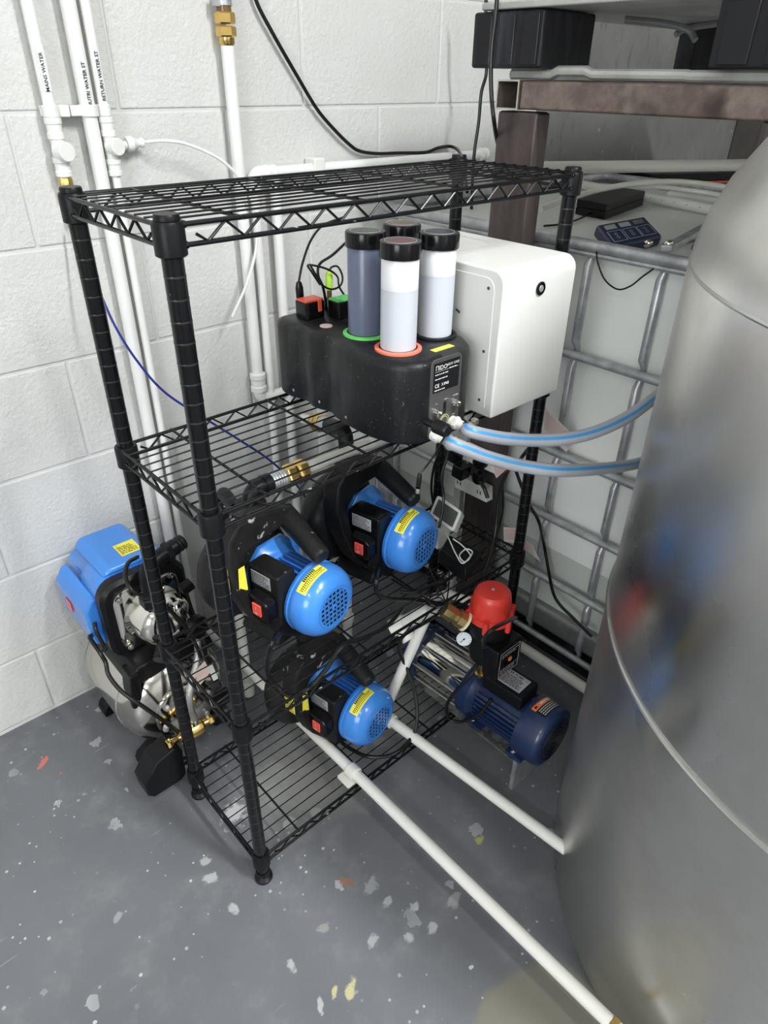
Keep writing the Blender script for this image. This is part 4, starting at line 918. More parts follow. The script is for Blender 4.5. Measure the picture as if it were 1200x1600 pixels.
    if frame_sticker:
        B(MB().box(-0.1272, -0.1262, 0.100, 0.128, 0.150, 0.205).xf(Matrix.Identity(4)), 'yellow_sticker', M_yel)
        B(scrawl(MB(), (-0.1274, 0.126, 0.203), (0, -1, 0), Z3, 0.024, 0.050, 10, 0.4, seed=5), 'sticker_print', M_ink, smooth=0)
        B(MB().prism([(-0.118, 0.150), (-0.098, 0.150), (-0.100, 0.205), (-0.114, 0.205)], (0, 0.0855, 0), X3, Z3, (0, 0.0006, 0)), 'yellow_sticker', M_yel)
    return t
YAW = radians(10)
p1 = thing('blue_water_pump', 'dusty blue-capped water pump at left end of the third shelf', 'pump', (0.227, 0.064, 0.4762), YAW)
pump_parts(p1, False, '', True)
p2 = thing('blue_water_pump', 'clean blue-capped water pump right of centre on the third shelf', 'pump', (0.490, 0.090, 0.4762), YAW + radians(2))
pump_parts(p2, True, '', False)
p3 = thing('blue_water_pump', 'blue-capped water pump on the lowest shelf near the floor', 'pump', (0.333, 0.052, 0.0901), YAW)
pump_parts(p3, False, '', True)
def lp(p, x, y, z): return (Matrix.Translation(p.location) @ Matrix.Rotation(p.rotation_euler.z, 4, 'Z')) @ V((x, y, z))

def cable(name, label, pts, r, m=M_rubber, n=8, cat='cable', part='cable_run'):
    pts = [V(p) for p in pts]
    t = thing(name, label, cat, pts[0]); build(MB().tube(spline(pts, n), r, 10), part, m, t); return t
# outlet pipework of pump 1
o1 = lp(p1, 0.0, 0.170, 0.255)
t = thing('pump_outlet_pipe', 'black elbow and brass union with white pipe above the left shelf pump', 'pipe', o1)
zc = 0.757
# silver/brass run follows x direction from the elbow
eb = V((o1.x + 0.042, o1.y, zc))
build(MB().tube(bend(o1, V((o1.x, o1.y, zc)), eb, 0.026), 0.0165, 18), 'elbow', M_plastic, t)
build(MB().lathe([(0.020, 0), (0.020, 0.016), (0.0175, 0.018)], eb - V((0.012, 0, 0)), X3, 20), 'elbow_collar', M_plastic, t)
build(MB().lathe([(0.015, 0)] + [(0.0165 if k % 2 else 0.0175, 0.004 + 0.003 * k) for k in range(12)] + [(0.016, 0.042)], eb, X3, 20), 'silver_adaptor', M_galv, t)
ub_ = MB(); hexnut(ub_, eb + V((0.050, 0, 0)), X3, 0.022, 0.020); hexnut(ub_, eb + V((0.076, 0, 0)), X3, 0.0225, 0.024); ub_.lathe([(0.018, 0), (0.018, 0.03)], eb + V((0.045, 0, 0)), X3, 20)
build(ub_, 'brass_union', M_brass, t)
build(MB().cyl(eb + V((0.088, 0, 0)), (0.70, o1.y + 0.01, zc - 0.01), 0.0125, 18), 'pipe_length', M_white, t)
# black valve knob left of riser
kb = o1 + V((-0.045, 0.010, -0.030))
t = thing('priming_elbow', 'black ribbed inlet elbow at the left of the left shelf pump', 'fitting', kb)
build(MB().tube(spline([kb + V((-0.028, -0.004, 0.030)), kb + V((-0.010, 0, 0.012)), o1 + V((-0.022, 0, -0.022))]), 0.022, 16), 'elbow_body', M_dusty, t)
build(MB().lathe([(0.022, 0), (0.024, 0.003), (0.024, 0.014), (0.020, 0.017)], kb + V((-0.030, -0.004, 0.032)), (-0.8, 0, 0.7), 18), 'end_nut', M_dusty, t)
# outlet of pump 2 running left to the wall pipe
o2 = lp(p2, 0.0, 0.170, 0.255)
t = thing('rear_outlet_pipe', 'black elbow with silver and brass union behind the dosing unit base', 'pipe', o2)
ea = V((o2.x, o2.y + 0.02, 0.79)); fb = at(478, 655, y=0.48)
dr = (fb - ea).normalized()
build(MB().tube(bend(o2, V((o2.x, o2.y + 0.005, 0.79)), ea + dr * 0.07, 0.025), 0.0165, 18), 'elbow', M_plastic, t)
build(MB().lathe([(0.015, 0)] + [(0.0165 if k % 2 else 0.0175, 0.004 + 0.003 * k) for k in range(12)] + [(0.016, 0.042)], ea + dr * 0.065, dr, 20), 'silver_adaptor', M_galv, t)
ub_ = MB(); hexnut(ub_, ea + dr * 0.118, dr, 0.022, 0.024); hexnut(ub_, ea + dr * 0.145, dr, 0.0225, 0.024); build(ub_, 'brass_union', M_brass, t)
build(MB().cyl(ea + dr * 0.155, ea + dr * 0.24, 0.0125, 18), 'pipe_length', M_white, t)
# vertical suction pipe behind left pump
t = thing('suction_standpipe', 'white vertical standpipe behind the left shelf pump down to floor', 'pipe', (0.2525, 0.445, 0))
build(MB().cyl((0.2525, 0.445, 0.01), (0.2525, 0.445, 0.62), 0.013, 18), 'pipe_length', M_white, t)
build(MB().lathe([(0.010, 0), (0.0165, 0.006), (0.0165, 0.05), (0.0145, 0.052)], (0.2525, 0.445, 0.0), Z3, 20), 'end_cap', M_white, t)
build(MB().tube(bend((0.2525, 0.445, 0.61), (0.2525, 0.445, 0.64), (0.235, 0.36, 0.64), 0.025), 0.0155, 16), 'top_elbow', M_plastic, t)

# ================================================================= NAVY MULTISTAGE PUMP
NX, NZ = 0.610, 0.149
nv = thing('navy_booster_pump', 'navy blue and stainless water pump with red-topped controller on floor', 'pump', (NX, -0.05, 0))
nyaw = 0.06
def nax(y): return V((NX + (0.10 - y) * nyaw * 0.9, y, NZ))
A0 = nax(0.165); adir = (nax(-0.25) - A0).normalized()
build(MB().lathe([(0.060, 0), (0.072, 0.004), (0.074, 0.012), (0.074, 0.020), (0.069, 0.022), (0.069, 0.028), (0.072, 0.030), (0.072, 0.042), (0.064, 0.044)], A0, adir, 40), 'end_plate', M_navy, nv)
build(MB().lathe([(0.061, 0), (0.061, 0.140)], A0 + adir * 0.044, adir, 48), 'stainless_barrel', M_chrome, nv)
side = adir.cross(Z3).normalized()
for k in range(8):
    a = 2 * pi * k / 8 + 0.25; o_ = side * (0.0675 * cos(a)) + Z3 * (0.0675 * sin(a))
    build(MB().cyl(A0 + o_ + adir * 0.02, A0 + o_ + adir * 0.20, 0.0022, 8), 'tie_rod', M_galv, nv)
build(MB().lathe([(0.062, 0), (0.072, 0.003), (0.073, 0.030), (0.064, 0.040), (0.058, 0.046)], A0 + adir * 0.182, adir, 40), 'front_casting', M_navy, nv)
mb_ = build(MB().lathe([(0.056, 0), (0.056, 0.125)], A0 + adir * 0.226, adir, 36), 'motor_body', M_navy, nv)
fn = MB()
for k in range(34):
    a = 2 * pi * k / 34; u = side * cos(a) + Z3 * sin(a)
    if sin(a) > 0.75: continue
    fn.obox(A0 + adir * 0.290 + u * 0.0590, u * 0.006, adir * 0.060, u.cross(adir) * 0.0014)
build(fn, 'cooling_fin', M_navy, mb_, smooth=0)
fc = build(MB().lathe([(0.066, 0), (0.074, 0.002), (0.0755, 0.010), (0.0755, 0.055), (0.072, 0.066), (0.060, 0.071), (0.056, 0.0712)], A0 + adir * 0.348, adir, 48), 'fan_cap', M_navy, nv, smooth=50)
gr_ = MB()
for R in (0.012, 0.022, 0.032, 0.042, 0.052):
    gr_.tube([A0 + adir * 0.4196 + side * (R * cos(a)) + Z3 * (R * sin(a)) for a in [2 * pi * k / 32 for k in range(32)]], 0.002, 6, closed=True)
build(gr_, 'grille_ring', M_ink, fc)
# orange and black warning label wrapping the cap
def wrap(r, y0, y1, a0, a1, n=8, c=A0):
    P = []
    for yy in (y0, y1):
        for k in range(n + 1):
            a = radians(a0 + (a1 - a0) * k / n); P.append(c + adir * yy + side * (-r * cos(a)) + Z3 * (r * sin(a)))
    return MB().add(P, [(k, k + 1, n + 2 + k, n + 1 + k) for k in range(n)])
# 'side' points to +x?  photo shows the label on the camera-facing upper left of the cap
sgn = -1 if side.x > 0 else 1
def wrap2(r, y0, y1, a0, a1, n=8):
    P = []
    for yy in (y0, y1):
        for k in range(n + 1):
            a = radians(a0 + (a1 - a0) * k / n); P.append(A0 + adir * yy + V((1, 0, 0)) * (r * cos(a)) + Z3 * (r * sin(a)))
    return MB().add(P, [(k, k + 1, n + 2 + k, n + 1 + k) for k in range(n)])
build(wrap2(0.0765, 0.362, 0.374, 60, 108), 'warning_label_orange', M_orange, fc)
build(wrap2(0.0765, 0.374, 0.398, 60, 108), 'warning_label_black', M_labeld, fc)
wi = MB()
for yy, h in ((0.379, 0.0008), (0.384, 0.0008), (0.389, 0.0008), (0.394, 0.0008)):
    for k in range(8):
        q = wrap2(0.0769, yy - h, yy + h, 104 - 5.2 * k, 104 - 5.2 * k - 4.2, 1); wi.add(q.v, q.f)
for k in range(7):
    q = wrap2(0.0769, 0.3655, 0.3705, 94 - 4.4 * k, 94 - 4.4 * k - 3.2, 1); 
    if k: wi.add(q.v, q.f)
build(wi, 'warning_print', M_winkk, fc, smooth=0)
q = wrap2(0.077, 0.3655, 0.3705, 104, 98, 1); build(q, 'warning_triangle', M_ink, fc)
# terminal box
tbx = A0 + adir * 0.285 + V((0.0, 0, 0.075))
tb_ = build(MB().obox(tbx, side * 0.036, adir * 0.055, (0, 0, 0.020)), 'terminal_box', M_plastic, nv, 0.006)
lt = tbx + V((0, 0, 0.0204))
sx = V((1, 0, 0)); dn = adir
lc = lt
build(MB().obox(lc, side * 0.024, adir * 0.040, (0, 0, 0.0004)), 'rating_plate', M_label, tb_)
# print reads along the pump axis
ti = MB(); rd = adir; upv = (Z3.cross(rd)).normalized()
text(ti, 'WATER PUMP', lc - rd * 0.034 + upv * 0.014 + Z3 * 0.0005, rd, upv, 0.0095, 'LEFT', 0.02); text(ti, 'CE', lc + rd * 0.028 + upv * 0.014 + Z3 * 0.0005, rd, upv, 0.008)
scrawl(ti, lc - rd * 0.036 + upv * 0.011 + Z3 * 0.0005, rd, upv, 0.072, 0.032, 7, 0.5, seed=8)
build(ti, 'plate_print', M_ink, tb_, smooth=0)
build(MB().obox(A0 + adir * 0.235 + V((0, 0, 0.066)), side * 0.020, adir * 0.010, (0, 0, 0.006)), 'cable_gland_block', M_navy, nv, 0.003)
# base bracket
build(MB().box(NX - 0.060, NX + 0.062, -0.205, 0.185, 0.0935, 0.0965), 'base_plate', M_plate, nv)
build(MB().box(NX - 0.060, NX + 0.062, -0.215, -0.2055, 0.0, 0.0965), 'bracket_leg', M_galv, nv)
build(MB().box(NX - 0.058, NX + 0.058, -0.222, -0.178, 0.0968, 0.106), 'motor_foot', M_navy, nv, 0.002)
build(MB().box(NX - 0.058, NX + 0.058, -0.10, -0.05, 0.0968, 0.104), 'motor_foot', M_navy, nv, 0.002)
for (x, y) in ((NX - 0.05, -0.195), (NX - 0.05, -0.072)):
    b_ = MB(); hexnut(b_, (x, y, 0.110), Z3, 0.006, 0.006); b_.cyl((x, y, 0.11), (x, y, 0.120), 0.003, 10); build(b_, 'bolt', M_chrome, nv)
# brass stub and controller
CXn, CYn = 0.572, -0.076
bs = nax(CYn + 0.03); 
build(MB().lathe([(0.019, 0), (0.0195, 0.004), (0.0155, 0.006), (0.0155, 0.085)], (NX - 0.004, -0.052, NZ + 0.070), Z3, 24), 'brass_stub', M_brass, nv)
cz0, cz1 = 0.310, 0.440
ctl = build(MB().lathe([(0.028, 0), (0.036, 0.010), (0.040, 0.030), (0.044, 0.085), (0.050, 0.100), (0.047, 0.126)], (CXn, CYn, cz0), Z3, 32), 'controller_body', M_plastic, nv)
build(MB().obox((CXn - 0.002, CYn - 0.045, cz0 + 0.045), (0.042, 0, 0), (0, 0.020, 0), (0, 0, 0.042)), 'display_housing', M_blackg, ctl, 0.005)
# arm between housing & left
dp = MB(); dy = CYn - 0.0655
dp.tube([(CXn - 0.034, dy, cz0 + 0.010), (CXn + 0.030, dy, cz0 + 0.010), (CXn + 0.030, dy, cz0 + 0.078), (CXn - 0.034, dy, cz0 + 0.078)], 0.0004, 4, closed=True)
scrawl(dp, (CXn - 0.030, dy, cz0 + 0.074), X3, Z3, 0.056, 0.012, 2, 0.35, seed=9); scrawl(dp, (CXn - 0.030, dy, cz0 + 0.030), X3, Z3, 0.056, 0.016, 3, 0.35, seed=10)
build(dp, 'display_print', M_label, ctl)
build(MB().lathe([(0.006, 0), (0.006, 0.001)], (CXn, dy, cz0 + 0.046), (0, -1, 0), 16), 'orange_button', M_orange, ctl)
rt = build(MB().lathe([(0.048, 0), (0.048, 0.014), (0.042, 0.016), (0.0410, 0.050), (0.0385, 0.063), (0.033, 0.069), (0.018, 0.072)], (CXn, CYn, cz1 - 0.004), Z3, 40), 'red_dome', M_red, ctl)
for k in range(6):
    a = 2 * pi * k / 6 + 0.5; build(MB().cyl((CXn + 0.0495 * cos(a), CYn + 0.0495 * sin(a), cz1 - 0.016), (CXn + 0.0495 * cos(a), CYn + 0.0495 * sin(a), cz1 + 0.016), 0.0065, 12), 'dome_lug', M_red, ctl)
build(MB().lathe([(0.004, 0), (0.003, 0.002)], (CXn, CYn, cz1 + 0.0675), Z3, 10), 'dome_screw', M_galv, ctl)
gd = V((-0.75, -0.62, 0.25)).normalized(); gp = at(725, 998, x=CXn - 0.055)
gg = build(MB().cyl(gp - gd * 0.03, gp, 0.006, 12).lathe([(0.014, -0.010), (0.0185, -0.008), (0.0185, 0.001), (0.017, 0.002)], gp, gd, 28), 'gauge_case', M_blackg, ctl)
gf = build(MB().lathe([(0.0165, 0.0018), (0.0165, 0.0022)], gp, gd, 28), 'gauge_face', M_clear, ctl)
gu, gw, _ = basis(gd); gn = MB()
for k in range(11):
    a = radians(-120 + 24 * k); dvec = gw * -cos(a) + gu * sin(a); gn.obox(gp + gd * 0.0026 + dvec * 0.0135, dvec * 0.0018, dvec.cross(gd) * 0.0003, gd * 0.0001)
nd = (gu * 0.6 + gw * 0.7).normalized(); gn.obox(gp + gd * 0.003 + nd * 0.004, nd * 0.008, nd.cross(gd) * 0.0006, gd * 0.0001); gn.lathe([(0.002, 0.0024), (0.002, 0.0034)], gp, gd, 10)
build(gn, 'gauge_marks', M_ink, ctl)
bl, br_ = at(728, 972, y=CYn + 0.02), at(700, 955, y=CYn + 0.05)
build(MB().lathe([(0.022, 0), (0.022, 0.004), (0.0205, 0.005)], bl, br_ - bl, 24), 'union_washer', mat('cream_washer', (0.8, 0.74, 0.45), 0.5), ctl)
bb = MB(); d_ = (br_ - bl).normalized(); bb.lathe([(0.020, 0.005), (0.020, 0.022), (0.016, 0.024), (0.016, 0.034), (0.0175, 0.036), (0.0175, 0.058)], bl, d_, 8); build(bb, 'brass_reducer', M_brassd, ctl)
# navy pump cable
cable('navy_pump_cable', 'black cable looping from the controller down to the navy motor', [at(752, 1030, x=CXn - 0.01), at(735, 1055, x=.53), at(712, 1080, x=.51), at(698, 1103, x=.505), at(703, 1124, x=.51), at(725, 1127, x=.525), at(750, 1115, x=.54), at(768, 1092, x=.56)], 0.0042)
cable('controller_top_cable', 'black cable arching across front of the red-topped controller', [at(756, 1012, y=-.135), at(757, 997, y=-.15), at(770, 983, y=-.16), at(790, 972, y=-.15), at(806, 965, y=-.12)], 0.0042)

# ================================================================= FLOOR PIPEWORK
t = thing('near_floor_pipe', 'long white pipe running through the rack along floor to bottom right', 'pipe', (0.25, 0, 0.11))
build(MB().tube([(0.2455, 0.66, 0.1125), (0.252, -0.02, 0.1125), (0.256, -0.70, 0.1125)], 0.0125, 20), 'pipe_length', M_white, t)
build(MB().lathe([(0.0165, 0), (0.0165, 0.03)], (0.2455, 0.66, 0.1125), (0, -1, 0), 18), 'end_collar', M_white, t)
brp = at(938, 1585, x=0.256)
build(hexnut(MB(), (0.256, -0.645, 0.1125), Y3, 0.0155, 0.012), 'brass_nut', M_brass, t)
t = thing('pipe_saddle', 'square white pipe saddle holding near pipe on the bottom shelf', 'pipe clip', (0.25, 0.0, 0.09))
build(MB().prism(rrect(0.040, 0.040, 0.003, 2, 0.244, 0.012), (0, 0, 0.0915), X3, Y3, (0, 0, 0.006)), 'base_pad', M_white, t, 0.001)
build(MB().lathe([(0.0165, -0.012), (0.0165, 0.012)], (0.2515, 0.008, 0.1125), Y3, 20), 'clip_ring', M_white, t, 0.002)
t = thing('far_floor_pipe', 'shorter white pipe leaving the bottom pump toward the vat', 'pipe', (0.44, 0.0, 0.11))
pe = at(864, 1312, z=0.11); ps = at(608, 1124, z=0.11)
build(MB().tube([ps, pe, pe + (pe - ps) * 0.35], 0.0125, 20), 'pipe_length', M_white, t)
build(MB().lathe([(0.016, 0), (0.0175, 0.002), (0.0175, 0.012), (0.0155, 0.014)], ps, pe - ps, 20), 'collar', M_white, t)
c0 = at(600, 1092, z=0.12)
build(MB().tube([ps + V((-.004, 0.004, 0)), V((ps.x, ps.y + 0.035, 0.112))], 0.0155, 18), 'tee_body', M_white, t)
rs = V((ps.x - 0.004, ps.y + 0.018, 0.118)); re_ = at(668, 960, y=0.055)
build(MB().lathe([(0.016, 0), (0.0175, 0.002), (0.0175, 0.014), (0.0145, 0.018)], rs, re_ - rs, 20), 'riser_collar', M_white, t)
build(MB().cyl(rs, re_, 0.0125, 20), 'riser_pipe', M_white, t)
# header from riser to tee and on to the controller brass
t = thing('header_pipework', 'white elbow, tee and header pipes joining pumps under third shelf', 'pipe', re_)
hb_, hc_ = at(632, 973, y=0.095), at(611, 982, y=0.115)
build(MB().tube(bend(re_ + (rs - re_).normalized() * 0.004, re_ + V((0, 0, 0.012)), hb_, 0.012), 0.0165, 16), 'elbow', M_white, t)
build(MB().cyl(re_ + V((0, 0, 0.012)), hb_, 0.0125, 18), 'link_pipe', M_white, t)
build(MB().cyl(hb_ + (re_ - hb_).normalized() * 0.006, hb_ - (re_ - hb_).normalized() * 0.030, 0.0185, 20), 'tee_barrel', M_white, t, 0.002)
build(MB().cyl(hb_ - (re_ - hb_).normalized() * 0.012, at(640, 1000, y=0.07), 0.0175, 20), 'tee_branch', M_white, t, 0.002)
build(MB().cyl(hb_ - V((0.0, 0, 0)), hc_, 0.0205, 20), 'tee_end', M_white, t, 0.002)
build(MB().cyl(re_ + V((0.004, 0, 0.010)), br_ + V((0.004, 0.0, 0)), 0.0125, 18), 'header_pipe', M_white, t)
ru = at(700, 928, y=0.14); ru2 = at(745, 942, y=0.05)
build(MB().tube([at(662, 938, y=0.17), ru, ru2], 0.0115, 16), 'upper_link', M_white, t)
t = thing('rear_floor_pipe', 'white pipe on the floor in front of caged tank behind navy pump', 'pipe', (0.9, 0, 0.05))
build(MB().cyl((0.905, 0.16, 0.05), (0.905, -0.27, 0.05), 0.0145, 18), 'pipe_length', M_white, t)
build(MB().cyl((0.905, 0.12, 0.0), (0.905, 0.12, 0.036), 0.01, 12), 'support_stub', M_white, t)
t = thing('pump_three_feed', 'white elbow and short standpipe behind the bottom shelf pump', 'pipe', (0.42, 0.25, 0.1))
fx, fy = at(545, 960, y=.32).x, .32
build(MB().cyl((fx - .005, fy, 0.10), (fx - .005, fy, 0.33), 0.0125, 18), 'pipe_length', M_white, t)
build(MB().lathe([(0.016, 0), (0.0175, 0.003), (0.0175, 0.02), (0.015, 0.022)], (fx - .005, fy, 0.20), Z3, 18), 'collar', M_white, t)

# ================================================================= TANK-MOUNTED BOOSTER SET (left, on floor)
bx, bz, bR = 0.048, 0.172, 0.128
bo = thing('booster_set', 'stainless pressure tank with blue and chrome pump left of the rack', 'booster pump', (bx, 0.52, 0))
prof = [(0.03, 0.0), (0.07, 0.006), (0.100, 0.020), (0.118, 0.040), (0.126, 0.062), (bR, 0.085), (bR, 0.245), (0.122, 0.275), (0.10, 0.300), (0.06, 0.315), (0.02, 0.318)]
build(MB().lathe(prof, (bx, 0.368, bz), (0, 1, 0), 56), 'pressure_tank', M_inox, bo, smooth=60)
build(MB().tube([(bx + (bR + 0.0004) * cos(a), 0.452, bz + (bR + 0.0004) * sin(a)) for a in [2 * pi * k / 48 for k in range(48)]], 0.0012, 6, closed=True), 'tank_seam', M_galv, bo)
fc_ = V((bx - 0.002, 0.362, bz - 0.004))
flg = build(MB().lathe([(0.070, 0.012), (0.072, 0.006), (0.072, 0.0), (0.066, -0.003), (0.030, -0.004)], fc_, (0, 1, 0), 40), 'tank_flange', M_inox, bo)
for k in range(6):
    a = 2 * pi * k / 6 + 0.3; p = fc_ + V((0.060 * cos(a), -0.003, 0.060 * sin(a))); b_ = MB(); hexnut(b_, p + V((0, -0.003, 0)), Y3, 0.007, 0.006); b_.cyl(p, p + V((0, -0.010, 0)), 0.003, 10)
    build(b_, 'flange_bolt', M_galv, flg)
for y in (0.43, 0.645):
    for s_ in (-1, 1):
        p = V((bx + s_ * 0.100, y, 0)); mb = MB().prism([(-0.016, 0), (0.020, 0), (0.022, 0.012), (0.060, 0.040), (0.060, 0.050), (0.02, 0.048), (-0.010, 0.030), (-0.016, 0.016)], (p.x, p.y - 0.022, 0), X3 * (1 if s_ < 0 else -1), Z3, (0, 0.044, 0))
        build(mb, 'foot', M_plastic, bo, 0.004)
# brass tree on the flange
b0 = fc_ + V((0.0, -0.01, 0.0)); b1 = V((0.030, 0.318, 0.150))
tr = MB().cyl(fc_, (0.040, 0.325, 0.150), 0.010, 16)
tr.lathe([(0.012, -0.022), (0.019, -0.015), (0.021, 0.0), (0.019, 0.015), (0.012, 0.022)], (0.040, 0.318, 0.146), X3, 20)
hexnut(tr, (0.010, 0.318, 0.146), X3, 0.012, 0.016); tr.cyl((-0.030, 0.318, 0.146), (0.04, 0.318, 0.146), 0.0085, 14); hexnut(tr, (-0.024, 0.318, 0.146), X3, 0.0115, 0.012)
tr.cyl((0.04, 0.318, 0.146), (0.085, 0.318, 0.146), 0.0085, 14); hexnut(tr, (0.080, 0.318, 0.146), X3, 0.012, 0.014)
build(tr, 'brass_manifold', M_brass, bo)
# pressure switch box (black, chamfered)
sw = MB(); o_ = V((-0.048, 0.325, 0.020))
build(MB().prism([(-0.060, 0.015), (-0.048, 0.0), (0.018, 0.0), (0.034, 0.012), (0.036, 0.092), (0.020, 0.112), (-0.028, 0.098), (-0.062, 0.050)], (-0.040, 0.300, 0.032), X3, Z3, (0, 0.058, 0)), 'pressure_switch', M_plastic, bo, 0.005, bseg=3)
build(MB().cyl((-0.03, 0.33, 0.05), (0.01, 0.33, 0.05), 0.010, 12).cyl((-0.06, 0.34, 0.03), (0.0, 0.34, 0.03), 0.009, 12), 'cable_gland', M_plastic, bo)
# gauge pointing right
ga = build(MB().lathe([(0.018, 0), (0.024, 0.003), (0.024, 0.022), (0.021, 0.024)], (0.098, 0.315, 0.150), (1, -0.15, 0.1), 24).cyl((0.085, 0.318, 0.146), (0.1, 0.315, 0.15), 0.006, 10), 'pressure_gauge', M_plastic, bo)
# braided hose from manifold up to the pump
hp = [V((0.040, 0.316, 0.166)), V((0.040, 0.310, 0.195)), V((0.035, 0.306, 0.23)), V((0.045, 0.312, 0.275)), V((0.085, 0.34, 0.32)), V((0.115, 0.385, 0.365))]
build(MB().tube(spline(hp), 0.0078, 12), 'braided_hose', M_braid, bo)
build(MB().lathe([(0.009, 0), (0.0105, 0.002), (0.0105, 0.018), (0.008, 0.02)], (0.040, 0.3165, 0.163), (0, -0.12, 1), 16), 'hose_ferrule', M_chrome, bo)
# saddle
sd_ = MB().prism([(-0.105, 0.0), (0.105, 0.0), (0.098, 0.030), (0.080, 0.050), (-0.080, 0.050), (-0.098, 0.030)], (bx + 0.006, 0.400, 0.270), X3, Z3, (0, 0.205, 0))
build(sd_, 'saddle', M_plastic, bo, 0.008)
build(MB().prism([(-0.112, -0.055), (-0.088, -0.060), (-0.080, 0.04), (-0.102, 0.04)], (bx + 0.006, 0.395, 0.270), X3, Z3, (0, 0.05, 0)), 'saddle_lug', M_plastic, bo, 0.005)
# pump motor cover: axis along -y
mc_ = V((bx + 0.0, 0.0, 0.405))
def sq(w, h, r, y, dz=0, dx=0, n=5): return [V((mc_.x + dx + a, y, mc_.z + dz + b)) for a, b in rrect(w, h, r, n)]
g0 = build(MB().loft([sq(0.186, 0.196, 0.040, 0.500), sq(0.196, 0.206, 0.044, 0.492), sq(0.196, 0.206, 0.044, 0.470), sq(0.180, 0.190, 0.038, 0.462)]), 'rubber_gasket', M_plastic, bo, smooth=40)
# flip winding handled by loft order
build(MB().loft([sq(0.150, 0.150, 0.030, 0.700, -0.012), sq(0.164, 0.168, 0.034, 0.690, -0.008), sq(0.170, 0.178, 0.036, 0.60, -0.004), sq(0.182, 0.192, 0.040, 0.585), sq(0.184, 0.194, 0.040, 0.500)]), 'motor_cover', M_blue, bo, 0.004)
cvr = build(MB().prism([(0.0, -0.075), (-0.030, -0.060), (-0.034, 0.030), (-0.016, 0.058), (0.0, 0.062)], (mc_.x - 0.088, 0.510, mc_.z - 0.008), X3, Z3, (0, 0.17, 0)), 'switch_cover', M_blue, bo, 0.008, bseg=3)
build(MB().box(mc_.x - 0.1235, mc_.x - 0.1215, 0.60, 0.63, mc_.z - 0.03, mc_.z + 0.0), 'red_switch', M_switch, cvr, 0.001)
build(MB().prism([(-0.070, 0), (0.060, 0), (0.045, 0.020), (-0.052, 0.020)], (mc_.x, 0.505, mc_.z + 0.093), X3, Z3, (0, 0.165, 0)), 'top_hump', M_blue, bo, 0.010, bseg=3)
ysx = mc_.x - 0.004
st = build(MB().box(ysx - 0.006, ysx + 0.040, 0.530, 0.580, mc_.z + 0.1133, mc_.z + 0.1139), 'yellow_sticker', M_yel, bo)
ip = MB(); text(ip, '!', (ysx - 0.002, 0.568, mc_.z + 0.114), X3, Y3, 0.010); scrawl(ip, (ysx - 0.003, 0.568, mc_.z + 0.114), X3, Y3, 0.038, 0.034, 6, 0.4, seed=21)
build(ip, 'sticker_print', M_ink, bo, smooth=0)
# polished front plate and body
pl = build(MB().loft([sq(0.150, 0.160, 0.030, 0.466), sq(0.150, 0.160, 0.030, 0.4585), sq(0.140, 0.150, 0.026, 0.4565)]), 'face_plate', M_chrome, bo, smooth=30)
build(MB().lathe([(0.066, 0.0), (0.064, 0.006), (0.058, 0.012), (0.056, 0.052), (0.050, 0.066), (0.036, 0.074), (0.02, 0.076)], (mc_.x + 0.004, 0.457, mc_.z - 0.004), (0, -1, 0), 44), 'pump_casing', M_chrome, bo, smooth=60)
for dx in (-0.062, 0.062):
    for dz in (-0.066, 0.066):
        b_ = MB(); hexnut(b_, (mc_.x + dx, 0.453, mc_.z + dz), Y3, 0.0075, 0.007); b_.cyl((mc_.x + dx, 0.456, mc_.z + dz), (mc_.x + dx, 0.445, mc_.z + dz), 0.0035, 10); build(b_, 'corner_bolt', M_chrome, pl)
# casting ribs on the casing
build(MB().tube([V((mc_.x - 0.012 + 0.026 * cos(a), 0.392 + 0.010 * abs(sin(a)), mc_.z - 0.004 + 0.030 * sin(a))) for a in [2 * pi * k / 3 + pi / 6 for k in range(3)]], 0.007, 10, closed=True), 'casing_rib', M_chrome, bo)
build(MB().lathe([(0.020, 0), (0.024, 0.004), (0.020, 0.012), (0.013, 0.016)], (mc_.x + 0.040, 0.400, mc_.z + 0.022), (0.3, -0.8, 0.2), 20), 'fill_boss', M_chrome, bo)
# suction port (ribbed black) and its nut
sp0 = V((mc_.x - 0.002, 0.385, mc_.z - 0.030)); spd = V((-0.62, -0.55, -0.35)).normalized()
build(MB().cyl(sp0, sp0 + spd * 0.03, 0.017, 18).lathe([(0.0165 if k % 2 else 0.0180, 0.020 + 0.004 * k) for k in range(9)], sp0, spd, 20), 'ribbed_inlet', M_plastic, bo)
build(MB().lathe([(0.026, 0), (0.028, 0.004), (0.028, 0.020), (0.022, 0.026)], (mc_.x + 0.058, 0.386, mc_.z - 0.03), (0.3, -1, 0), 20), 'black_port_nut', M_plastic, bo)
build(MB().obox((mc_.x + 0.075, 0.42, mc_.z + 0.050), (0.014, 0, 0.004), (0, 0.012, 0), (-0.003, 0, 0.010)), 'drain_tap', M_plastic, bo, 0.003)
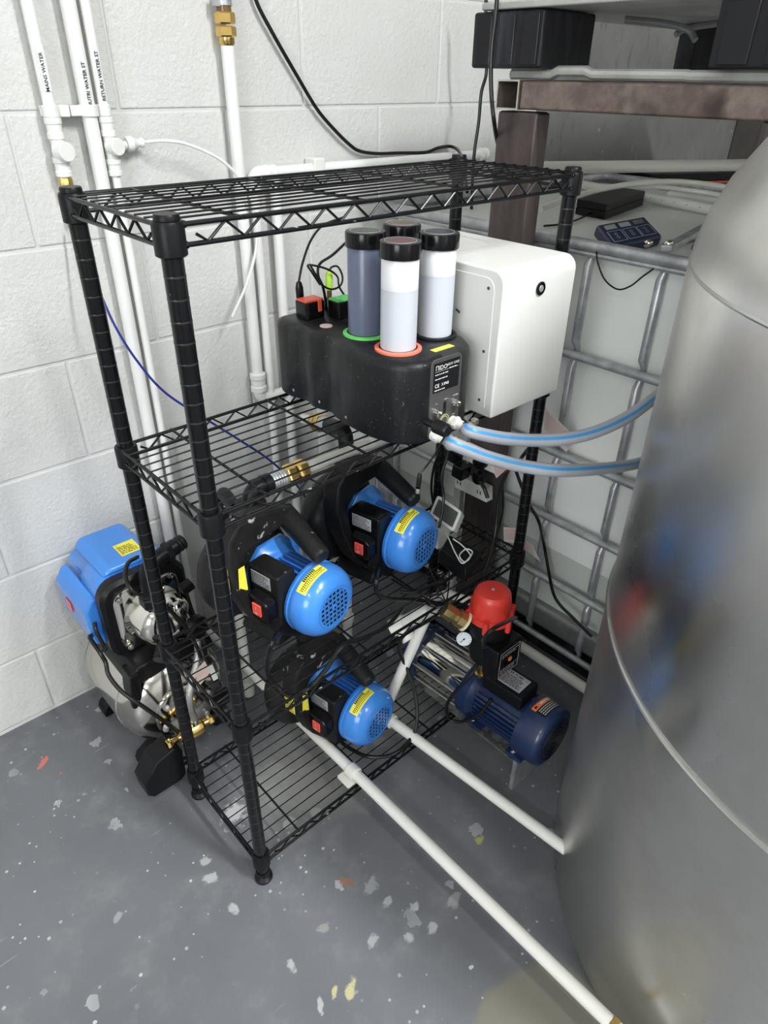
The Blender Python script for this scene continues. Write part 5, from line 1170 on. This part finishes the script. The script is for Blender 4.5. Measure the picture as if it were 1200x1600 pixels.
# top outlet elbow
ox, oy, oz = mc_.x - 0.006, 0.415, mc_.z + 0.052
el = MB(); el.tube(bend((ox, oy, oz + 0.010), (ox, oy, oz + 0.095), (ox + 0.075, oy + 0.01, oz + 0.108), 0.035), 0.018, 18)
build(el, 'outlet_elbow', M_plastic, bo)
build(hexnut(MB(), (ox, oy, oz + 0.010), Z3, 0.027, 0.026), 'union_nut', M_plastic, bo)
eo = V((ox + 0.060, oy + 0.008, oz + 0.105)); edr = V((0.985, 0.13, 0.17)).normalized()
build(MB().lathe([(0.0160 if k % 2 else 0.0178, 0.004 * k) for k in range(10)] + [(0.012, 0.038)], eo, edr, 20), 'threaded_end', M_plastic, bo)
build(hexnut(MB(), eo - edr * 0.004, edr, 0.022, 0.014), 'elbow_nut', M_plastic, bo)
t = cable('booster_lead', 'thick black cable draped down the left side of the stainless tank', [V((mc_.x - 0.10, 0.54, mc_.z - 0.075))] + [at(a, b, y=yy) for a, b, yy in [(140, 995, .50), (155, 1018, .455), (165, 1035, .44), (170, 1055, .42), (190, 1080, .39), (225, 1105, .35), (258, 1128, .335), (280, 1145, .33)]], 0.0048)
build(MB().lathe([(0.007, -0.0015), (0.0075, 0), (0.007, 0.0015)], at(163, 1015, y=.45), (0.2, -0.2, -1), 10), 'cable_tie', M_rubber, t)
cable('booster_loop_lead', 'black cable looped round the outlet elbow of the chrome pump', [at(165, 1015, y=.46), at(150, 985, y=.50), at(175, 960, y=.52)][:1] + [at(a, b, y=yy) for a, b, yy in [(150, 985, .5), (148, 972, .51)]], 0.0042)
cable('elbow_loop_lead', 'black cable curling from gasket around chrome pump to the right', [at(a, b, y=yy) for a, b, yy in [(215, 870, .46), (200, 880, .43), (196, 900, .40), (205, 920, .375), (225, 932, .365), (250, 940, .355), (270, 958, .35), (290, 980, .34), (305, 1005, .33), (315, 1030, .33)]], 0.0045)
t = thing('tagged_booster_plug', 'black plug leads with pink paper tag lying beside the stainless tank', 'cable', at(325, 1060, z=0.02))
build(MB().tube(spline([at(a, b, y=yy) for a, b, yy in [(268, 880, .50), (285, 910, .48), (300, 955, .44), (315, 990, .40), (325, 1040, .36), (335, 1065, .345)]]), 0.0048, 10), 'cable_run', M_rubber, t)
build(MB().tube(spline([at(a, b, y=yy) for a, b, yy in [(290, 950, .40), (305, 985, .37), (318, 1015, .36), (330, 1045, .35)]]), 0.0045, 10), 'cable_run', M_rubber, t)
g1 = [at(a, b, y=0.315) for a, b in [(297, 1057), (320, 1033), (329, 1050), (312, 1072)]]
build(MB().add(g1 + [p + V((0, 0.0008, 0)) for p in g1], [(0, 1, 2, 3), (7, 6, 5, 4), (0, 4, 5, 1), (1, 5, 6, 2), (2, 6, 7, 3), (3, 7, 4, 0)]), 'paper_tag', mat('pink_tag', (0.80, 0.62, 0.56), 0.6), t)
w1 = [at(a, b, y=0.318) for a, b in [(324, 1042), (332, 1038), (341, 1060), (334, 1064)]]
build(MB().add(w1 + [p + V((0, 0.004, 0)) for p in w1], [(0, 1, 2, 3), (7, 6, 5, 4), (0, 4, 5, 1), (1, 5, 6, 2), (2, 6, 7, 3), (3, 7, 4, 0)]), 'white_clip', M_wplas, t)
pg = at(345, 1092, y=0.33)
build(MB().obox(pg, (0.022, 0, 0.004), (0, 0.014, 0), (0.002, 0, 0.014)), 'plug', M_rubber, t, 0.004)
build(MB().tube(spline([at(a, b, y=.325) for a, b in [(338, 1062), (345, 1072), (335, 1082), (350, 1085), (342, 1095), (356, 1090), (350, 1075)]]), 0.003, 8), 'lead_tangle', M_rubber, t)

# ================================================================= CLOCK, CHARGER, POWER STRIPS
t = thing('white_display_unit', 'small white wedge-shaped display with grey screen right of the pumps', 'display', (0.62, 0.18, 0.48))
cor = [at(670, 803, y=.165), at(709, 833, y=.092), at(722, 798, y=.100), at(684, 774, y=.172)]
c_ = sum(cor, V()) / 4
cu_ = ((cor[1] - cor[0]) + (cor[2] - cor[3])) / 4; cv_ = ((cor[3] - cor[0]) + (cor[2] - cor[1])) / 4; cn_ = cu_.cross(cv_).normalized()
if cn_.dot(CO - c_) < 0: cn_ = -cn_
def clk(u, v, l): return c_ + cu_ * u + cv_ * v + cn_ * l
rr_ = rrect(2, 2, 0.22, 4)
mb = MB().loft([[clk(a * 0.95, b * 0.92, -0.030) for a, b in rr_], [clk(a, b, -0.006) for a, b in rr_], [clk(a * 0.98, b * 0.97, 0) for a, b in rr_]])
build(mb, 'display_case', M_wplas, t, smooth=40)
build(MB().add([clk(a * 0.80, b * 0.72, 0.0006) for a, b in rrect(2, 2, 0.1, 3)], [tuple(range(16))]), 'screen', M_screen, t, smooth=0)
base_p = clk(0, -1, -0.02)
build(MB().box(base_p.x - 0.02, base_p.x + 0.02, base_p.y - 0.004, base_p.y + 0.02, 0.4765, base_p.z + 0.004), 'stand_foot', M_wplas, t, 0.002)
t = thing('black_charger_brick', 'black angular charger brick lying on third shelf below the display', 'power supply', (0.62, 0.10, 0.477))
ch = [at(685, 868, z=.50), at(728, 900, z=.50), at(752, 870, z=.50), at(700, 842, z=.50)]
build(MB().loft([[V((p.x, p.y, 0.4785)) for p in ch], [V((p.x, p.y, 0.505)) for p in ch], [V((p.x * 0.9 + 0.064, p.y * 0.9 + 0.008, 0.515)) for p in ch]]), 'brick_body', M_plastic, t, 0.004)
t = thing('white_usb_lead', 'small white bundled cord lying on the black charger brick', 'cable', (0.65, 0.1, 0.52))
zz = .522
build(MB().tube(spline([at(a, b, z=zz) for a, b in [(697, 832), (705, 850), (712, 865), (722, 880), (733, 872), (738, 862), (728, 858), (718, 868), (726, 878), (735, 868), (722, 852), (708, 842)]], 6), 0.0016, 8), 'cord', M_whitew, t)
def strip(name, label, corners, x, nsock):
    P = [at(a, b, x=x) for a, b in corners]
    t = thing(name, label, 'power strip', P[0]); 
    Q = [p + V((0.026, 0, 0)) for p in P]
    build(MB().add(P + Q, [(0, 1, 2, 3), (7, 6, 5, 4), (0, 4, 5, 1), (1, 5, 6, 2), (2, 6, 7, 3), (3, 7, 4, 0)]), 'strip_body', M_wplas, t, 0.003)
    sl = MB(); u = (P[1] - P[0]); v = (P[3] - P[0])
    for k, f in enumerate(nsock):
        for o_ in (-0.045, 0.045):
            c = P[0] + u * (f + o_) + v * 0.5 + V((-0.0006, 0, 0)); sl.obox(c, (0.0004, 0, 0), u.normalized() * 0.0013, v.normalized() * 0.0048)
    build(sl, 'slot', M_ink, t, smooth=0)
    return t, P
ss, SP = strip('lower_power_strip', 'white power strip with slotted sockets fixed to steel leg', [(710, 762), (760, 786), (760, 764), (710, 740)][:4], LX0 - 0.028, (0.15, 0.77))
# angled end face
su, SPU = strip('upper_power_strip', 'white power strip mostly hidden by plugs above the lower one', [(722, 718), (775, 742), (775, 718), (722, 694)], LX0 - 0.028, (0.9,))
E_ = [at(760, 786, x=LX0 - .028), at(772, 776, x=LX0 - 0.028), at(771, 765, x=LX0 - 0.028), at(760, 764, x=LX0 - 0.028)]
for i, (px, py, r, lb) in enumerate(((746, 747, 0.019, 'round black plug in the lower white power strip'), (748, 722, 0.020, 'round black plug pushed into the upper white power strip'))):
    c = at(px, py, x=LX0 - 0.045); t = thing('round_plug', lb, 'plug', c)
    build(MB().lathe([(r * 0.8, 0), (r, 0.004), (r, 0.014), (r * 0.8, 0.022), (r * 0.4, 0.024)], V((LX0 - 0.029, c.y, c.z)), (-1, -0.1, 0), 22), 'plug_body', M_blackg, t)
    if i == 0: build(MB().tube(spline([c + V((-0.002, -0.01, -0.003)), c + V((-0.008, -0.030, -0.012)), c + V((-0.008, -0.045, -0.035))]), 0.005, 10), 'cord_relief', M_rubber, t)
for i, (px, py, lb) in enumerate(((722, 735, 'square black adaptor plugged in left of the round plug'), (711, 708, 'square black adaptor plug, upper left above the other adaptor'))):
    c = at(px, py, x=LX0 - 0.045); t = thing('square_adaptor', lb, 'plug', c)
    build(MB().obox((LX0 - 0.048, c.y, c.z), (0.018, 0, 0), (0, 0.018, 0.002), (0, -0.002, 0.018)), 'adaptor_body', M_blackg, t, 0.004)
t = thing('grey_trunking', 'pale vertical trunking on wall side of the steel leg', 'trunking', (0.86, 0.30, 0))
build(MB().box(0.868, 0.886, 0.282, 0.306, 0.0, 0.80), 'trunking_length', mat('grey_trunk', (0.42, 0.42, 0.40), 0.5), t, 0.002)

# ================================================================= CABLES
t = cable('long_wall_cable', 'long black cable swagged down the white wall to the rack top', [at(395, -40, y=.725)] + [at(a, b, y=.727) for a, b in [(400, 0), (425, 50), (465, 120), (495, 170), (520, 200), (545, 225), (562, 236), (590, 240), (625, 239), (665, 238), (685, 231), (705, 229)]] + [at(718, 238, y=.66), at(724, 262, y=.5), at(730, 300, y=.42)], 0.0042)
cable('thick_hanging_cable', 'thick black cable hanging in front of pallet block beside the frame', [at(a, b, x=.845) for a, b in [(778, -30), (775, 20), (769, 70), (767, 110), (768, 150), (772, 190)]] + [at(778, 225, y=.29), at(790, 260, y=.30)], 0.0042)
cable('thin_hanging_cable', 'thinner black cable falling behind the rack from the pallet block', [at(a, b, y=.6) for a, b in [(760, -20), (758, 60), (760, 112), (752, 145), (748, 190), (741, 240), (738, 290), (736, 350)]], 0.0042)
cable('rack_side_cable', 'black cable looping from rack post D side across the caged tank', [at(a, b, x=.86) for a, b in [(806, 735), (815, 760), (828, 790), (842, 815)]] + [at(a, b, x=.935) for a, b in [(850, 850), (856, 885), (864, 925), (875, 945), (895, 965), (925, 995)]], 0.0042)['label'] = 'black cable snaking down in front of the caged tank to the vat'
cable('leg_front_cable', 'grey-sheened cable curving down past lower power strip to the controller', [at(a, b, y=yy) for a, b, yy in [(795, 733, .02), (783, 760, .03), (778, 790, .03), (774, 830, .02), (768, 865, 0.0), (757, 898, -.02)]], 0.0040)
cable('leg_second_cable', 'thin twisted dark lead behind the curving cable at steel leg', [at(a, b, x=.84) for a, b in [(785, 760), (786, 790), (782, 815), (775, 838)]], 0.0028)
cable('screen_cable', 'black lead falling in front of the small white display', [at(a, b, y=yy) for a, b, yy in [(703, 690, .12), (698, 715, .12), (690, 745, .12), (693, 775, .11), (691, 800, .10), (686, 825, .09)]], 0.0032)
cable('post_side_cable', 'black lead hugging the rear right rack post behind dosing unit', [at(a, b, y=yy) for a, b, yy in [(690, 700, .20), (678, 730, .24), (674, 765, .25), (680, 800, .25)]], 0.0032)
cable('strip_black_lead', 'black lead crossing from the rack corner post to lower right', [at(a, b, y=yy) for a, b, yy in [(835, 690, .06), (815, 715, .06), (806, 733, .07)]], 0.0042)
pw1 = lp(p1, -0.055, 0.045, 0.055)
cable('left_pump_cable', 'black mains cable dropping from the left shelf pump toward bottom pump', [pw1, at(428, 1000, y=.03), at(418, 1030, y=.04), at(420, 1055, y=.06), at(436, 1076, y=.05), at(455, 1087, y=.02), at(475, 1080, y=-.02), at(490, 1068, y=-.02), at(510, 1045, y=-.02), at(535, 1010, y=-.02), at(570, 996, y=-.01), at(605, 978, y=.01), at(630, 950, y=.08)], 0.0046)
pw2 = lp(p2, -0.055, 0.045, 0.055)
cable('right_pump_cable', 'black mains cable curling from clean shelf pump to the right post', [pw2, at(588, 905, y=.03), at(590, 928, y=.035), at(610, 936, y=.05), at(645, 937, y=.06), at(680, 942, y=.04), at(715, 948, y=.02), at(735, 938, y=.02)], 0.0046)
pw3 = lp(p3, -0.055, 0.045, 0.055)
cable('bottom_pump_cable', 'black mains cable looping across floor from the bottom pump', [pw3, at(540, 1165, z=.10), at(575, 1182, z=.10), at(615, 1178, z=.105), at(645, 1150, z=.115), at(652, 1120, z=.15), at(648, 1080, z=.20), at(636, 1045, z=.25), at(624, 1015, z=.30), at(632, 992, z=.34), at(660, 975, z=.38), at(690, 958, z=.42)], 0.0046)
cable('shelf_edge_cable', 'black cable bundle lying along shelf behind the header pipework', [at(a, b, z=.484) for a, b in [(625, 925), (650, 925), (680, 912), (700, 905), (730, 880), (755, 862)]], 0.0040)
cable('thin_shelf_lead', 'thin black lead straggling under right pump toward corner post', [at(a, b, z=.482) for a, b in [(612, 905), (640, 922), (665, 930), (690, 928)]], 0.0026)
tm = MB(); rn = random.Random(5)
pts = [at(640 + 60 * (k / 26) + rn.uniform(-14, 14), 925 + rn.uniform(-22, 30), z=0.47 + rn.uniform(-0.02, 0.02)) for k in range(0, 26)]
t = thing('tangled_leads', 'tangle of thin black leads and ties around the rear right post', 'cable', (W_, 0.2, 0.48))
pts = [at(680 + rn.uniform(-16, 30), 905 + rn.uniform(-20, 38), z=0.485 - rn.uniform(0, 0.03)) for k in range(16)]
build(MB().tube(spline(pts, 6), 0.0015, 6), 'tangle', M_rubber, t)
def papertag(name, label, corners, x=None, y=None, seed=1):
    P = [at(a, b, x=x, y=y) for a, b in corners]; n = (P[1] - P[0]).cross(P[3] - P[0]).normalized()
    if n.dot(CO - P[0]) < 0: n = -n
    t = thing(name, label, 'tag', P[0]); back = [p - n * 0.0006 for p in P]
    build(MB().add(P + back, [(0, 1, 2, 3), (7, 6, 5, 4), (0, 4, 5, 1), (1, 5, 6, 2), (2, 6, 7, 3), (3, 7, 4, 0)]), 'tag_paper', M_paper, t, smooth=0)
    u = (P[1] - P[0]); v = (P[3] - P[0]); pr_ = MB(); rn = random.Random(seed)
    rows = 9
    for i in range(rows):
        f = 0.12 + 0.78 * i / rows; k = 0.06
        while k < 0.92:
            w_ = rn.uniform(0.04, 0.12); a = P[0] + u * f + v * k + n * 0.0005; hh_ = u * 0.024; ll = v * min(w_, 0.94 - k)
            pr_.quad(a, a + ll, a + ll + hh_, a + hh_); k += w_ + 0.03
    build(pr_, 'tag_print', M_rink, t, smooth=0); return t
papertag('cable_warning_tag', 'white tag with red print behind right post at upper hose', [(850, 635), (850, 672), (885, 707), (899, 683)][::1], y=0.02, seed=2)
papertag('cable_warning_tag', 'crumpled white tag with red print under the lower grey hose', [(764, 722), (776, 747), (795, 730), (793, 712)], y=-0.02, seed=3)
papertag('cable_warning_tag', 'small white tag left of the right rack post above controller', [(787, 824), (788, 846), (808, 850), (808, 825)], y=0.03, seed=4)
papertag('cable_warning_tag', 'long white tag with red print right of rack post above controller', [(815, 838), (820, 858), (845, 878), (832, 852)], y=0.02, seed=5)
